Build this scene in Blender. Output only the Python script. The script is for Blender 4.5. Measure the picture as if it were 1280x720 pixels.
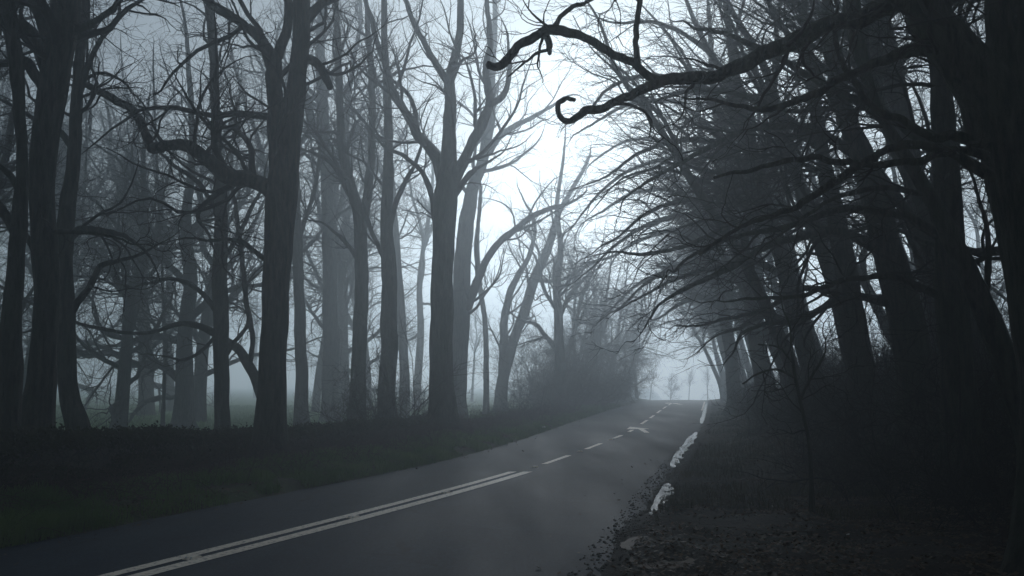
import bpy, math, random
import numpy as np
from math import radians, sin, cos, tan, atan2, pi

SC = bpy.context.scene
for o in list(bpy.data.objects):
    bpy.data.objects.remove(o)
COL = SC.collection
rng = np.random.default_rng(11)
random.seed(5)

# ------------------------------------------------------------------ camera
FPX = 1244.0                      # focal length in pixels of a 1280 px wide frame
EYE = 1.7
PITCH = math.atan(120.0 / FPX)    # horizon at row 480 of 720
cam_d = bpy.data.cameras.new('camera')
cam_d.sensor_width = 36.0
cam_d.lens = FPX / 1280.0 * 36.0
cam_d.clip_start = 0.05
cam_d.clip_end = 3000
cam = bpy.data.objects.new('camera', cam_d)
COL.objects.link(cam)
cam.location = (0, 0, EYE)
cam.rotation_euler = (pi / 2 + PITCH, 0, 0)
SC.camera = cam

# ------------------------------------------------------------------ sky, sun, exposure
SUN_EL, SUN_AZ = radians(13), radians(7)      # azimuth measured from +Y towards +X
world = bpy.data.worlds.new("World")
SC.world = world
world.use_nodes = True
nt = world.node_tree
bg = nt.nodes['Background']
sky = nt.nodes.new('ShaderNodeTexSky')
sky.sky_type = 'NISHITA'
sky.sun_disc = False
sky.sun_elevation = SUN_EL
sky.sun_rotation = SUN_AZ
sky.air_density = 1.0
sky.dust_density = 1.2
sky.ozone_density = 1.5
hs = nt.nodes.new('ShaderNodeHueSaturation')
hs.inputs['Saturation'].default_value = 0.3
nt.links.new(sky.outputs[0], hs.inputs['Color'])
tint = nt.nodes.new('ShaderNodeMix'); tint.data_type = 'RGBA'; tint.blend_type = 'MULTIPLY'
tint.inputs[0].default_value = 1.0; tint.inputs[7].default_value = (0.78, 0.905, 1.0, 1)
nt.links.new(hs.outputs[0], tint.inputs[6])
nt.links.new(tint.outputs[2], bg.inputs['Color'])
bg.inputs['Strength'].default_value = 0.05

sun_d = bpy.data.lights.new('sun', 'SUN')
sun_d.energy = 1.5
sun_d.angle = radians(25)
sun_d.color = (0.91, 0.955, 1.0)
sun = bpy.data.objects.new('sun', sun_d)
COL.objects.link(sun)
# light travels from the sun towards the scene
sun.rotation_euler = (-(pi / 2 - SUN_EL), 0, -SUN_AZ)
sun.rotation_euler = (pi / 2 - SUN_EL, 0, pi - SUN_AZ)
sun.location = (0, 0, 60)

vs = SC.view_settings
vs.view_transform = 'Standard'
vs.look = 'None'
vs.exposure = 0.22
vs.gamma = 1.0
vs.use_curve_mapping = False

cy = SC.cycles
cy.use_denoising = True
cy.max_bounces = 6
cy.diffuse_bounces = 1
cy.glossy_bounces = 1
cy.transmission_bounces = 2
cy.transparent_max_bounces = 8
cy.volume_bounces = 2
cy.sample_clamp_indirect = 4.0
cy.use_adaptive_sampling = False
HAZE_DENSITY = 0.0088

# ------------------------------------------------------------------ helpers: projection, noise
ST, CT = sin(PITCH), cos(PITCH)
def ray(px, py):
    u = (px - 640.0) / FPX
    v = (360.0 - py) / FPX
    return np.array([u, CT - v * ST, ST + v * CT])
def at(px, py, Y):
    r = ray(px, py)
    t = Y / r[1]
    return np.array([r[0] * t, Y, EYE + r[2] * t])
def on_ground(px, py, z=0.0):
    r = ray(px, py)
    t = (z - EYE) / r[2]
    return np.array([r[0] * t, r[1] * t, z])

def vnoise(x, y, seed=0):
    x = np.asarray(x, float); y = np.asarray(y, float)
    xi = np.floor(x).astype(np.int64); yi = np.floor(y).astype(np.int64)
    fx = x - xi; fy = y - yi
    fx = fx * fx * (3 - 2 * fx); fy = fy * fy * (3 - 2 * fy)
    def h(a, b):
        n = (a * 374761393 + b * 668265263 + seed * 974711) & 0x7fffffff
        n = ((n ^ (n >> 13)) * 1274126177) & 0x7fffffff
        n = n ^ (n >> 16)
        return (n & 0xffff) / 65535.0
    return (h(xi, yi) * (1 - fx) + h(xi + 1, yi) * fx) * (1 - fy) + (h(xi, yi + 1) * (1 - fx) + h(xi + 1, yi + 1) * fx) * fy
def fbm(x, y, s=0, o=4):
    a = 0; amp = 0.5
    for i in range(o):
        a = a + amp * (vnoise(x * 2 ** i, y * 2 ** i, s + i) - 0.5)
        amp *= 0.5
    return a

def sstep(a, b, x):
    t = np.clip((x - a) / (b - a), 0, 1)
    return t * t * (3 - 2 * t)

# ------------------------------------------------------------------ helpers: meshes and objects
def mesh_np(name, V, F, mat, parent=None, smooth=True, loc=None):
    """V (n,3); F list of (m,k) int arrays"""
    if not isinstance(F, (list, tuple)):
        F = [F]
    F = [f for f in F if len(f)]
    me = bpy.data.meshes.new(name)
    V = np.ascontiguousarray(V, dtype=np.float32)
    me.vertices.add(len(V))
    me.vertices.foreach_set('co', V.ravel())
    nl = sum(f.size for f in F)
    npoly = sum(len(f) for f in F)
    me.loops.add(nl)
    me.loops.foreach_set('vertex_index', np.concatenate([f.ravel() for f in F]).astype(np.int32))
    me.polygons.add(npoly)
    tot = np.concatenate([np.full(len(f), f.shape[1]) for f in F])
    st = np.concatenate([[0], np.cumsum(tot)[:-1]])
    me.polygons.foreach_set('loop_start', st.astype(np.int32))
    try:
        me.polygons.foreach_set('loop_total', tot.astype(np.int32))
    except Exception:
        pass
    me.polygons.foreach_set('use_smooth', np.full(npoly, smooth, dtype=bool))
    me.update(calc_edges=True)
    me.materials.append(mat)
    o = bpy.data.objects.new(name, me)
    COL.objects.link(o)
    if parent is not None:
        o.parent = parent
    if loc is not None:
        o.location = loc
    return o
def tag(o, label=None, cat=None, group=None, kind=None):
    if label: o['label'] = label
    if cat: o['category'] = cat
    if group: o['group'] = group
    if kind: o['kind'] = kind
    return o
def empty(name, loc, rz=0.0, scale=1.0):
    o = bpy.data.objects.new(name, None)
    COL.objects.link(o)
    o.empty_display_size = 0.2
    o.location = tuple(float(v) for v in loc)
    o.rotation_euler = (0, 0, rz)
    o.scale = (scale,) * 3
    return o
def copy_tree(root, loc, rz, scale):
    c = root.copy(); COL.objects.link(c)
    c.location = tuple(float(v) for v in loc); c.rotation_euler = (0, 0, rz)
    c.scale = scale if isinstance(scale, tuple) else (scale,) * 3
    for ch in root.children:
        k = ch.copy(); COL.objects.link(k); k.parent = c
    return c

# ------------------------------------------------------------------ materials
def new_mat(name):
    m = bpy.data.materials.new(name)
    m.use_nodes = True
    n = m.node_tree
    b = n.nodes['Principled BSDF']
    return m, n, b
def lk(n, a, b): n.links.new(a, b)
def noise_tex(n, scale, detail=4, rough=0.55, vec=None, mapping=None):
    t = n.nodes.new('ShaderNodeTexNoise')
    t.inputs['Scale'].default_value = scale
    t.inputs['Detail'].default_value = detail
    t.inputs['Roughness'].default_value = rough
    if vec is not None: lk(n, vec, t.inputs['Vector'])
    return t
def ramp(n, fac, stops):
    r = n.nodes.new('ShaderNodeValToRGB')
    e = r.color_ramp.elements
    while len(e) < len(stops): e.new(0.5)
    for i, (p, c) in enumerate(stops):
        e[i].position = p
        e[i].color = (c[0], c[1], c[2], 1)
    lk(n, fac, r.inputs[0])
    return r
def mixc(n, fac, a, b):
    m = n.nodes.new('ShaderNodeMix'); m.data_type = 'RGBA'
    if hasattr(fac, 'links') or hasattr(fac, 'is_linked'): lk(n, fac, m.inputs[0])
    else: m.inputs[0].default_value = fac
    for s, i in ((a, 6), (b, 7)):
        if isinstance(s, tuple): m.inputs[i].default_value = (*s, 1)
        else: lk(n, s, m.inputs[i])
    return m.outputs[2]
def coords(n, scale=(1, 1, 1), kind='Object'):
    tc = n.nodes.new('ShaderNodeTexCoord')
    mp = n.nodes.new('ShaderNodeMapping')
    mp.inputs['Scale'].default_value = scale
    lk(n, tc.outputs[kind], mp.inputs['Vector'])
    return mp.outputs[0]
def bump(n, b, h, strength, dist):
    bp = n.nodes.new('ShaderNodeBump')
    bp.inputs['Strength'].default_value = strength
    bp.inputs['Distance'].default_value = dist
    lk(n, h, bp.inputs['Height'])
    lk(n, bp.outputs[0], b.inputs['Normal'])

def bark_mat(name, dark, light, moss, moss_amt):
    m, n, b = new_mat(name)
    v = coords(n, (14, 14, 2.6))
    t = noise_tex(n, 1.0, 6, 0.65, v)
    r = ramp(n, t.outputs[0], [(0.40, dark), (0.62, light)])
    v2 = coords(n, (1.1, 1.1, 0.6))
    t2 = noise_tex(n, 1.0, 5, 0.6, v2)
    r2 = ramp(n, t2.outputs[0], [(0.5 - moss_amt, (1, 1, 1)), (0.62, (0, 0, 0))])
    inv = n.nodes.new('ShaderNodeMath'); inv.operation = 'MULTIPLY'
    lk(n, r2.outputs[0], inv.inputs[0]); inv.inputs[1].default_value = 0.55
    lk(n, mixc(n, inv.outputs[0], r.outputs[0], moss), b.inputs['Base Color'])
    b.inputs['Roughness'].default_value = 0.82
    b.inputs['Specular IOR Level'].default_value = 0.25
    bump(n, b, t.outputs[0], 1.0, 0.12)
    return m
BARK = bark_mat('bark', (0.006, 0.0055, 0.005), (0.06, 0.052, 0.044), (0.035, 0.05, 0.025), 0.12)
BARK_BEECH = bark_mat('bark_grey', (0.02, 0.02, 0.018), (0.075, 0.074, 0.066), (0.04, 0.06, 0.03), 0.18)
def plain_mat(name, c1, c2, scale=3.0, rough=0.85, spec=0.2):
    m, n, b = new_mat(name)
    t = noise_tex(n, scale, 3, 0.6, coords(n))
    r = ramp(n, t.outputs[0], [(0.3, c1), (0.7, c2)])
    lk(n, r.outputs[0], b.inputs['Base Color'])
    b.inputs['Roughness'].default_value = rough
    b.inputs['Specular IOR Level'].default_value = spec
    return m
TWIG = plain_mat('twig_bark', (0.016, 0.014, 0.012), (0.045, 0.038, 0.032), 1.5)
TWIG_BROWN = plain_mat('shrub_twig_bark', (0.04, 0.028, 0.022), (0.10, 0.07, 0.052), 1.5)
GRASS = plain_mat('grass_blade', (0.05, 0.10, 0.025), (0.085, 0.15, 0.045), 0.8, 0.6)
DRYGRASS = plain_mat('dead_grass_blade', (0.03, 0.03, 0.015), (0.09, 0.075, 0.04), 0.8, 0.7)
DRYLEAF = plain_mat('dead_leaf', (0.035, 0.022, 0.013), (0.12, 0.065, 0.032), 9.0, 0.6, 0.3)
IVY = plain_mat('ivy_leaf', (0.018, 0.035, 0.012), (0.05, 0.075, 0.028), 6.0, 0.45, 0.4)

# ------------------------------------------------------------------ terrain and road lines
def curve_Y(pts, Y):
    """x as a smooth function of Y from pixel rows traced on the ground"""
    P = np.array([on_ground(px, py)[:2] for px, py in pts])
    P = P[np.argsort(P[:, 1])]
    s = np.gradient(P[:, 0], P[:, 1])
    Y = np.asarray(Y, float)
    i = np.clip(np.searchsorted(P[:, 1], Y) - 1, 0, len(P) - 2)
    y0, y1 = P[i, 1], P[i + 1, 1]
    h = y1 - y0
    t = (Y - y0) / h
    tt = np.clip(t, 0, 1)
    H = ((2*tt**3 - 3*tt**2 + 1) * P[i, 0] + (tt**3 - 2*tt**2 + tt) * h * s[i]
         + (-2*tt**3 + 3*tt**2) * P[i + 1, 0] + (tt**3 - tt**2) * h * s[i + 1])
    H = np.where(t < 0, P[0, 0] + (Y - P[0, 1]) * s[0], H)
    H = np.where(t > 1, P[-1, 0] + (Y - P[-1, 1]) * s[-1], H)
    return H
L_EDGE = [(-150, 714), (0, 685), (270, 632), (540, 579), (640, 553), (700, 533), (755, 515), (802, 501)]
R_EDGE = [(735, 726), (775, 668), (820, 608), (846, 575), (868, 545), (880, 520), (884, 502)]
C_LINE = [(120, 733), (400, 661), (650, 592), (714, 570), (753, 555), (780, 544), (806, 528), (828, 512), (845, 501)]
xl = lambda Y: curve_Y(L_EDGE, Y)
xr = lambda Y: curve_Y(R_EDGE, Y)
xc = lambda Y: curve_Y(C_LINE, Y)
def crest(Y):
    Y = np.asarray(Y, float)
    a = np.clip(Y - 98, 0, 50)
    b = np.clip(Y - 148, 0, 1e9)
    return -0.0005 * a ** 2 - 0.03 * b
def terrain(x, Y):
    x = np.asarray(x, float); Y = np.asarray(Y, float)
    l = xl(Y); r = xr(Y)
    dl = l - x          # metres left of the left edge
    dr = x - r          # metres right of the right edge
    z = crest(Y) * (1 - sstep(5, 14, dl))
    n1 = fbm(x * 0.9, Y * 0.9, 3)
    n2 = fbm(x * 5, Y * 5, 9, 3)
    left = 0.10 * sstep(-0.1, 0.5, dl) + 0.18 * sstep(0.4, 2.2, dl) - 0.55 * sstep(2.5, 7.5, dl) + (0.10 * n1 + 0.05 * n2) * sstep(-0.2, 1, dl)
    near = 1 - sstep(12, 22, Y)                    # lay-by of mud beside the camera
    rise = sstep(0.5 + 3.0 * near, 4.0 + 4.5 * near, dr)
    right = 0.03 * sstep(0.0, 0.35, dr) + 0.75 * rise + (0.12 * n1 + 0.05 * n2) * sstep(-0.1, 1.0, dr)
    rut = 0.05 * np.exp(-((dr - 1.2) / 0.28) ** 2) + 0.05 * np.exp(-((dr - 2.7) / 0.3) ** 2)
    right = right - rut * near
    under = -0.035 * sstep(0.25, 0.0, dl) * sstep(0.25, 0.0, dr) - 0.035 * ((dl < 0) & (dr < 0)) 
    under = np.where((dl < 0) & (dr < 0), -0.04, 0)
    e1 = 0.35 * fbm(x * 1.7, Y * 1.7, 21, 3)
    el, er = dl - e1, dr - e1 - 0.35 * fbm(x * 0.5, Y * 0.5, 33, 2) * near
    mudn = (0.10 * fbm(x * 2.6, Y * 2.6, 51, 3)) * near * sstep(0.1, 0.7, dr) * sstep(8, 5, dr)
    s = -0.06 + (0.075 + left) * sstep(-0.22, 0.28, el) + (0.075 + right) * sstep(-0.22, 0.28, er) + mudn
    return z + s

def axis(lo, hi, dense_lo, dense_hi, step, growth=1.12):
    a = list(np.arange(dense_lo, dense_hi, step))
    s = step
    v = a[-1]
    while v < hi:
        s = min(s * growth, 25); v += s; a.append(v)
    s = step; v = a[0]; pre = []
    while v > lo:
        s = min(s * growth, 25); v -= s; pre.append(v)
    return np.array(pre[::-1] + a)
gx = axis(-400, 400, -14, 13, 0.11, 1.06)
gy = axis(-60, 420, 5, 24, 0.11, 1.035)
X, Yg = np.meshgrid(gx, gy)
Z = terrain(X, Yg)
nx, ny = len(gx), len(gy)
V = np.stack([X, Yg, Z], -1).reshape(-1, 3)
idx = np.arange(nx * ny).reshape(ny, nx)
Fq = np.stack([idx[:-1, :-1], idx[:-1, 1:], idx[1:, 1:], idx[1:, :-1]], -1).reshape(-1, 4)

def leafy_mat(name, c1, c2, scale, trans):
    m, n, b = new_mat(name)
    t = noise_tex(n, scale, 3, 0.6, coords(n))
    r = ramp(n, t.outputs[0], [(0.3, c1), (0.7, c2)])
    lk(n, r.outputs[0], b.inputs['Base Color'])
    b.inputs['Roughness'].default_value = 0.7
    b.inputs['Specular IOR Level'].default_value = 0.12
    tr = n.nodes.new('ShaderNodeBsdfTranslucent'); lk(n, r.outputs[0], tr.inputs['Color'])
    mx = n.nodes.new('ShaderNodeMixShader'); mx.inputs[0].default_value = trans
    lk(n, b.outputs[0], mx.inputs[1]); lk(n, tr.outputs[0], mx.inputs[2])
    lk(n, mx.outputs[0], n.nodes['Material Output'].inputs['Surface'])
    return m
GRASS = leafy_mat('grass_blade', (0.06, 0.12, 0.03), (0.13, 0.20, 0.06), 0.8, 0.5)
FIELD = leafy_mat('field_grass_blade', (0.09, 0.18, 0.05), (0.13, 0.24, 0.07), 0.5, 0.5)
IVY = leafy_mat('ivy_leaf', (0.022, 0.022, 0.010), (0.045, 0.050, 0.020), 4.0, 0.2)
def ground_mat():
    m, n, b = new_mat('ground_soil_and_grass')
    v = coords(n)
    big = noise_tex(n, 0.6, 5, 0.6, v)
    fine = noise_tex(n, 14, 5, 0.7, v)
    mud = ramp(n, fine.outputs[0], [(0.3, (0.012, 0.010, 0.008)), (0.7, (0.05, 0.041, 0.032))])
    leafy = ramp(n, fine.outputs[0], [(0.35, (0.022, 0.016, 0.010)), (0.7, (0.085, 0.052, 0.03))])
    grass = ramp(n, fine.outputs[0], [(0.3, (0.03, 0.055, 0.02)), (0.7, (0.075, 0.12, 0.04))])
    af = n.nodes.new('ShaderNodeAttribute'); af.attribute_name = 'field'
    am = n.nodes.new('ShaderNodeAttribute'); am.attribute_name = 'mud'
    ag = n.nodes.new('ShaderNodeAttribute'); ag.attribute_name = 'verge'
    c = mixc(n, am.outputs['Fac'], leafy.outputs[0], mud.outputs[0])
    ml = n.nodes.new('ShaderNodeMath'); ml.operation = 'MULTIPLY'
    gr = ramp(n, big.outputs[0], [(0.35, (0.1, 0.1, 0.1)), (0.6, (1, 1, 1))])
    lk(n, gr.outputs[0], ml.inputs[0]); lk(n, ag.outputs['Fac'], ml.inputs[1])
    c = mixc(n, ml.outputs[0], c, grass.outputs[0])
    c = mixc(n, af.outputs['Fac'], c, (0.12, 0.23, 0.065))
    lk(n, c, b.inputs['Base Color'])
    rr = ramp(n, big.outputs[0], [(0.3, (0.75,) * 3), (0.7, (1.0,) * 3)])
    lk(n, rr.outputs[0], b.inputs['Roughness'])
    b.inputs['Specular IOR Level'].default_value = 0.12
    bump(n, b, fine.outputs[0], 0.8, 0.04)
    return m
ground = mesh_np('ground', V, Fq, ground_mat())
tag(ground, 'dark muddy verge and misty green field around the road', kind='structure')
dl = xl(Yg) - X; dr = X - xr(Yg)
for nm, arr in (('field', sstep(3.5, 6, dl) + 0.6 * sstep(26, 34, dr)),
                ('mud', sstep(6.5, 2.5, dr) * sstep(-0.3, 0.0, dr) * sstep(30, 14, Yg)),
                ('verge', sstep(2.2, 0.9, dl) * sstep(-0.2, 0.2, dl) + 0.25 * sstep(4, 1, dr) * sstep(0.3, 0.8, dr) * sstep(10, 26, Yg))):
    a = ground.data.attributes.new(nm, 'FLOAT', 'POINT')
    a.data.foreach_set('value', np.clip(arr, 0, 1).astype(np.float32).ravel())

# road sheet
ry = axis(-60, 300, 4, 60, 0.4, 1.03)
nu = 15
u = np.linspace(0, 1, nu)
L, R = xl(ry), xr(ry)
L = L - 0.12; R = R + 0.12
camber = 0.05 * (1 - (2 * u - 1) ** 2)
VX = L[:, None] * (1 - u) + R[:, None] * u
VZ = crest(ry)[:, None] + camber[None, :] - 0.02
V = np.stack([VX, np.repeat(ry[:, None], nu, 1), VZ], -1).reshape(-1, 3)
idx = np.arange(len(ry) * nu).reshape(-1, nu)
F = np.stack([idx[:-1, :-1], idx[:-1, 1:], idx[1:, 1:], idx[1:, :-1]], -1).reshape(-1, 4)
def asphalt():
    m, n, b = new_mat('wet_asphalt')
    v = coords(n)
    fine = noise_tex(n, 90, 3, 0.7, v)
    mid = noise_tex(n, 1.3, 5, 0.6, v)
    v2 = coords(n, (0.9, 0.12, 1))
    streak = noise_tex(n, 1.0, 4, 0.6, v2)
    c = ramp(n, fine.outputs[0], [(0.3, (0.006, 0.012, 0.021)), (0.75, (0.017, 0.033, 0.056))])
    c2 = ramp(n, mid.outputs[0], [(0.3, (0.8,) * 3), (0.7, (1.1,) * 3)])
    mm = n.nodes.new('ShaderNodeMix'); mm.data_type = 'RGBA'; mm.blend_type = 'MULTIPLY'; mm.inputs[0].default_value = 1
    lk(n, c.outputs[0], mm.inputs[6]); lk(n, c2.outputs[0], mm.inputs[7])
    ag = noise_tex(n, 28, 2, 0.8, v)
    agr = ramp(n, ag.outputs[0], [(0.35, (0.6,) * 3), (0.5, (1,) * 3), (0.68, (1.9,) * 3)])
    m2 = n.nodes.new('ShaderNodeMix'); m2.data_type = 'RGBA'; m2.blend_type = 'MULTIPLY'; m2.inputs[0].default_value = 1
    lk(n, mm.outputs[2], m2.inputs[6]); lk(n, agr.outputs[0], m2.inputs[7])
    dn = noise_tex(n, 1.7, 4, 0.6, v)
    dv = n.nodes.new('ShaderNodeMix'); dv.data_type = 'RGBA'; dv.inputs[0].default_value = 0.25
    lk(n, v, dv.inputs[6]); lk(n, dn.outputs['Color'], dv.inputs[7])
    vo = n.nodes.new('ShaderNodeTexVoronoi'); vo.feature = 'DISTANCE_TO_EDGE'; vo.inputs['Scale'].default_value = 0.45
    lk(n, dv.outputs[2], vo.inputs['Vector'])
    cr = ramp(n, vo.outputs['Distance'], [(0.0, (0.25,) * 3), (0.012, (1,) * 3)])
    gate = ramp(n, mid.outputs[0], [(0.46, (0,) * 3), (0.56, (1,) * 3)])
    c3 = mixc(n, gate.outputs[0], (1.0, 1.0, 1.0), cr.outputs[0])
    m3 = n.nodes.new('ShaderNodeMix'); m3.data_type = 'RGBA'; m3.blend_type = 'MULTIPLY'; m3.inputs[0].default_value = 1
    lk(n, m2.outputs[2], m3.inputs[6]); lk(n, c3, m3.inputs[7])
    lk(n, m3.outputs[2], b.inputs['Base Color'])
    rr = ramp(n, streak.outputs[0], [(0.3, (0.55,) * 3), (0.7, (0.7,) * 3)])
    lk(n, rr.outputs[0], b.inputs['Roughness'])
    b.inputs['Specular IOR Level'].default_value = 0.11
    bump(n, b, fine.outputs[0], 0.6, 0.012)
    return m
road = mesh_np('road', V, F, asphalt())
tag(road, 'damp dark two-lane asphalt road curving into the fog', kind='structure')
def road_z(x, Y):
    l = xl(Y) - 0.12; r = xr(Y) + 0.12
    t = (x - l) / (r - l)
    return crest(Y) + 0.05 * (1 - (2 * t - 1) ** 2) - 0.02

def paint():
    m, n, b = new_mat('worn_white_road_paint')
    v = coords(n)
    t = noise_tex(n, 22, 5, 0.7, v)
    c = ramp(n, t.outputs[0], [(0.36, (0.10, 0.10, 0.10)), (0.42, (0.66, 0.55, 0.43)), (0.52, (0.86, 0.74, 0.60)), (0.75, (0.92, 0.80, 0.66))])
    lk(n, c.outputs[0], b.inputs['Base Color'])
    b.inputs['Roughness'].default_value = 0.55
    return m
PAINT = paint()
def strip(name, x_fn, y0, y1, width, label, step=0.25, ends=None):
    ys = np.arange(y0, y1 + 1e-6, step) if y1 - y0 > step else np.linspace(y0, y1, 4)
    xs = x_fn(ys)
    tx = np.gradient(xs, ys)
    nrm = np.sqrt(1 + tx ** 2)
    wob = 0.006 * (rng.random((2, len(ys))) - 0.5)
    hw = width / 2 * nrm
    xa, xb = xs - hw + wob[0], xs + hw + wob[1]
    V = np.concatenate([np.stack([xa, ys, road_z(xa, ys) + 0.006], -1), np.stack([xb, ys, road_z(xb, ys) + 0.006], -1)])
    k = len(ys); i = np.arange(k - 1)
    F = np.stack([i, i + k, i + k + 1, i + 1], -1)
    o = mesh_np(name, V, F, PAINT)
    return tag(o, label, kind='structure')
Yof = lambda py: on_ground(640, py)[1]
YE = Yof(591)
strip('road_marking', lambda Y: xc(Y) - 0.15, 2, YE, 0.15, 'worn white left line of the double centre line')
strip('road_marking', lambda Y: xc(Y) + 0.14, 2, YE * 0.995, 0.18, 'worn white right line of the double centre line')
for (p0, p1) in [(582, 570.5), (563, 555), (549.5, 544.5), (541, 538), (531, 526), (523.5, 519.5), (517, 513.5), (511.5, 508.5), (507, 504.5)]:
    strip('road_marking', xc, Yof(p0), Yof(p1), 0.13, 'white dash of the broken centre line further along the road', 0.5)

def poly_flat(name, pts, zf, mat, label, rough_edge=0.0, sub=6, dz=0.0):
    P = np.array(pts, float)
    out = []
    k = len(P)
    for i in range(k):
        for s in range(sub):
            t = s / sub
            p0, p1, p2, p3 = P[i - 1], P[i], P[(i + 1) % k], P[(i + 2) % k]
            q = 0.5 * ((2 * p1) + (-p0 + p2) * t + (2 * p0 - 5 * p1 + 4 * p2 - p3) * t * t + (-p0 + 3 * p1 - 3 * p2 + p3) * t ** 3) if sub > 1 else p1
            out.append(q + (rng.random(2) - 0.5) * rough_edge)
    Q = np.array(out)
    z = zf(Q[:, 0], Q[:, 1]) + dz if callable(zf) else np.full(len(Q), zf) + dz
    c = Q.mean(0)
    zc = (zf(np.array([c[0]]), np.array([c[1]])) + dz)[0] if callable(zf) else zf + dz
    V = np.concatenate([np.column_stack([Q, z]), [[c[0], c[1], zc]]])
    n_ = len(Q); i = np.arange(n_)
    F = np.stack([i, (i + 1) % n_, np.full(n_, n_)], -1)
    o = mesh_np(name, V, F, mat)
    return o
# deflection arrows painted on the centre line
def arrow(Yc, s, lab):
    xcs = float(xc(Yc))
    sl = float((xc(Yc + 1) - xc(Yc - 1)) / 2)
    pts = [(0.42, -2.4), (0.60, -2.4), (0.22, 0.35), (0.42, 0.5), (-0.45, 2.2), (-0.40, 0.1), (0.02, 0.28)]
    P = [(xcs + (a + sl * b) * s + 0.15, Yc + b * s) for a, b in pts]
    bm_pts = [(p[0], p[1]) for p in P]
    V = np.array([[p[0], p[1], float(road_z(p[0], p[1])) + 0.010] for p in bm_pts])
    me = bpy.data.meshes.new('road_marking')
    me.from_pydata([tuple(v) for v in V], [], [tuple(range(len(V)))])
    me.materials.append(PAINT)
    o = bpy.data.objects.new('road_marking', me); COL.objects.link(o)
    tag(o, lab, kind='structure')
arrow(Yof(538), 1.0, 'white bent arrow painted on the centre line')
arrow(Yof(505) , 1.6, 'farthest white arrow at the crest of the road')
strip('road_marking', lambda Y: xr(Y) - 0.25, Yof(513), Yof(502), 0.14, 'white edge line at the crest of the road', 0.5)

# puddles ---------------------------------------------------------------------
def water():
    m, n, b = new_mat('muddy_water')
    b.inputs['Base Color'].default_value = (0.02, 0.018, 0.015, 1)
    b.inputs['Roughness'].default_value = 0.05
    b.inputs['IOR'].default_value = 1.33
    b.inputs['Specular IOR Level'].default_value = 0.2
    t = noise_tex(n, 7, 3, 0.6, coords(n, (1, 0.5, 1)))
    bump(n, b, t.outputs[0], 0.15, 0.01)
    d = n.nodes.new('ShaderNodeBsdfDiffuse'); d.inputs['Color'].default_value = (0.03, 0.026, 0.022, 1)
    t2 = noise_tex(n, 3.5, 5, 0.7, coords(n, (1, 0.45, 1)))
    r = ramp(n, t2.outputs[0], [(0.35, (0.45,) * 3), (0.7, (0.75,) * 3)])
    mx = n.nodes.new('ShaderNodeMixShader')
    lk(n, r.outputs[0], mx.inputs[0]); lk(n, b.outputs[0], mx.inputs[1]); lk(n, d.outputs[0], mx.inputs[2])
    lk(n, mx.outputs[0], n.nodes['Material Output'].inputs['Surface'])
    return m
WATER = water()
def mud_water():
    m, n, b = new_mat('brown_mud_water')
    t = noise_tex(n, 5, 4, 0.6, coords(n))
    c = ramp(n, t.outputs[0], [(0.3, (0.06, 0.042, 0.03)), (0.7, (0.12, 0.088, 0.065))])
    lk(n, c.outputs[0], b.inputs['Base Color'])
    b.inputs['Roughness'].default_value = 0.55
    b.inputs['Specular IOR Level'].default_value = 0.03
    bump(n, b, t.outputs[0], 0.3, 0.02)
    return m
MUDW = mud_water()
def puddle(pix, label, pct):
    """water standing in a dip: the mud rises through the sheet and gives it its shore"""
    pts = np.array([on_ground(px, py)[:2] for px, py in pix])
    lo, hi = pts.min(0), pts.max(0)
    q = lo + (hi - lo) * rng.random((400, 2))
    z = float(np.percentile(terrain(q[:, 0], q[:, 1]), pct))
    o = poly_flat('puddle', pts, z, WATER if pct > 80 else MUDW, label, 0.03)
    return tag(o, label, kind='structure')
puddle([(812, 644), (822, 622), (831, 608), (839, 609), (845, 622), (851, 636), (849, 648), (832, 651), (817, 648)], 'small pale puddle in the mud beside the road edge', 81)
puddle([(775, 684), (797, 675), (824, 677), (832, 687), (806, 694), (782, 691)], 'brown puddle in the muddy lay-by', 38)
puddle([(788, 704), (818, 695), (854, 699), (868, 711), (838, 718), (798, 716)], 'nearest brown puddle in the muddy lay-by', 38)
def ribbon(y0, y1, w0, label, seed):
    ys = np.arange(y0, y1, 0.08)
    t = (ys - y0) / (y1 - y0)
    w = w0 * (np.sin(pi * t) ** 0.45) * (0.85 + 0.9 * fbm(ys * .5, ys * 0 + seed, seed, 3))
    xa = xr(ys) - np.maximum(w, 0.01); xb = xr(ys) + 0.10
    us = np.linspace(0, 1, 4)
    V = np.stack([xa[:, None] * (1 - us) + xb[:, None] * us, np.repeat(ys[:, None], 4, 1), np.zeros((len(ys), 4))], -1)
    V[..., 2] = road_z(V[..., 0], V[..., 1]) + 0.007
    idx = np.arange(len(ys) * 4).reshape(-1, 4)
    F = np.stack([idx[:-1, :-1], idx[:-1, 1:], idx[1:, 1:], idx[1:, :-1]], -1).reshape(-1, 4)
    tag(mesh_np('puddle', V.reshape(-1, 3), F, WATER), label, kind='structure')
ribbon(20.8, 36, 0.24, 'long bright strip of water along the right road edge', 5)
ribbon(44, 90, 0.22, 'far glint of water on the right road edge', 9)

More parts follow.
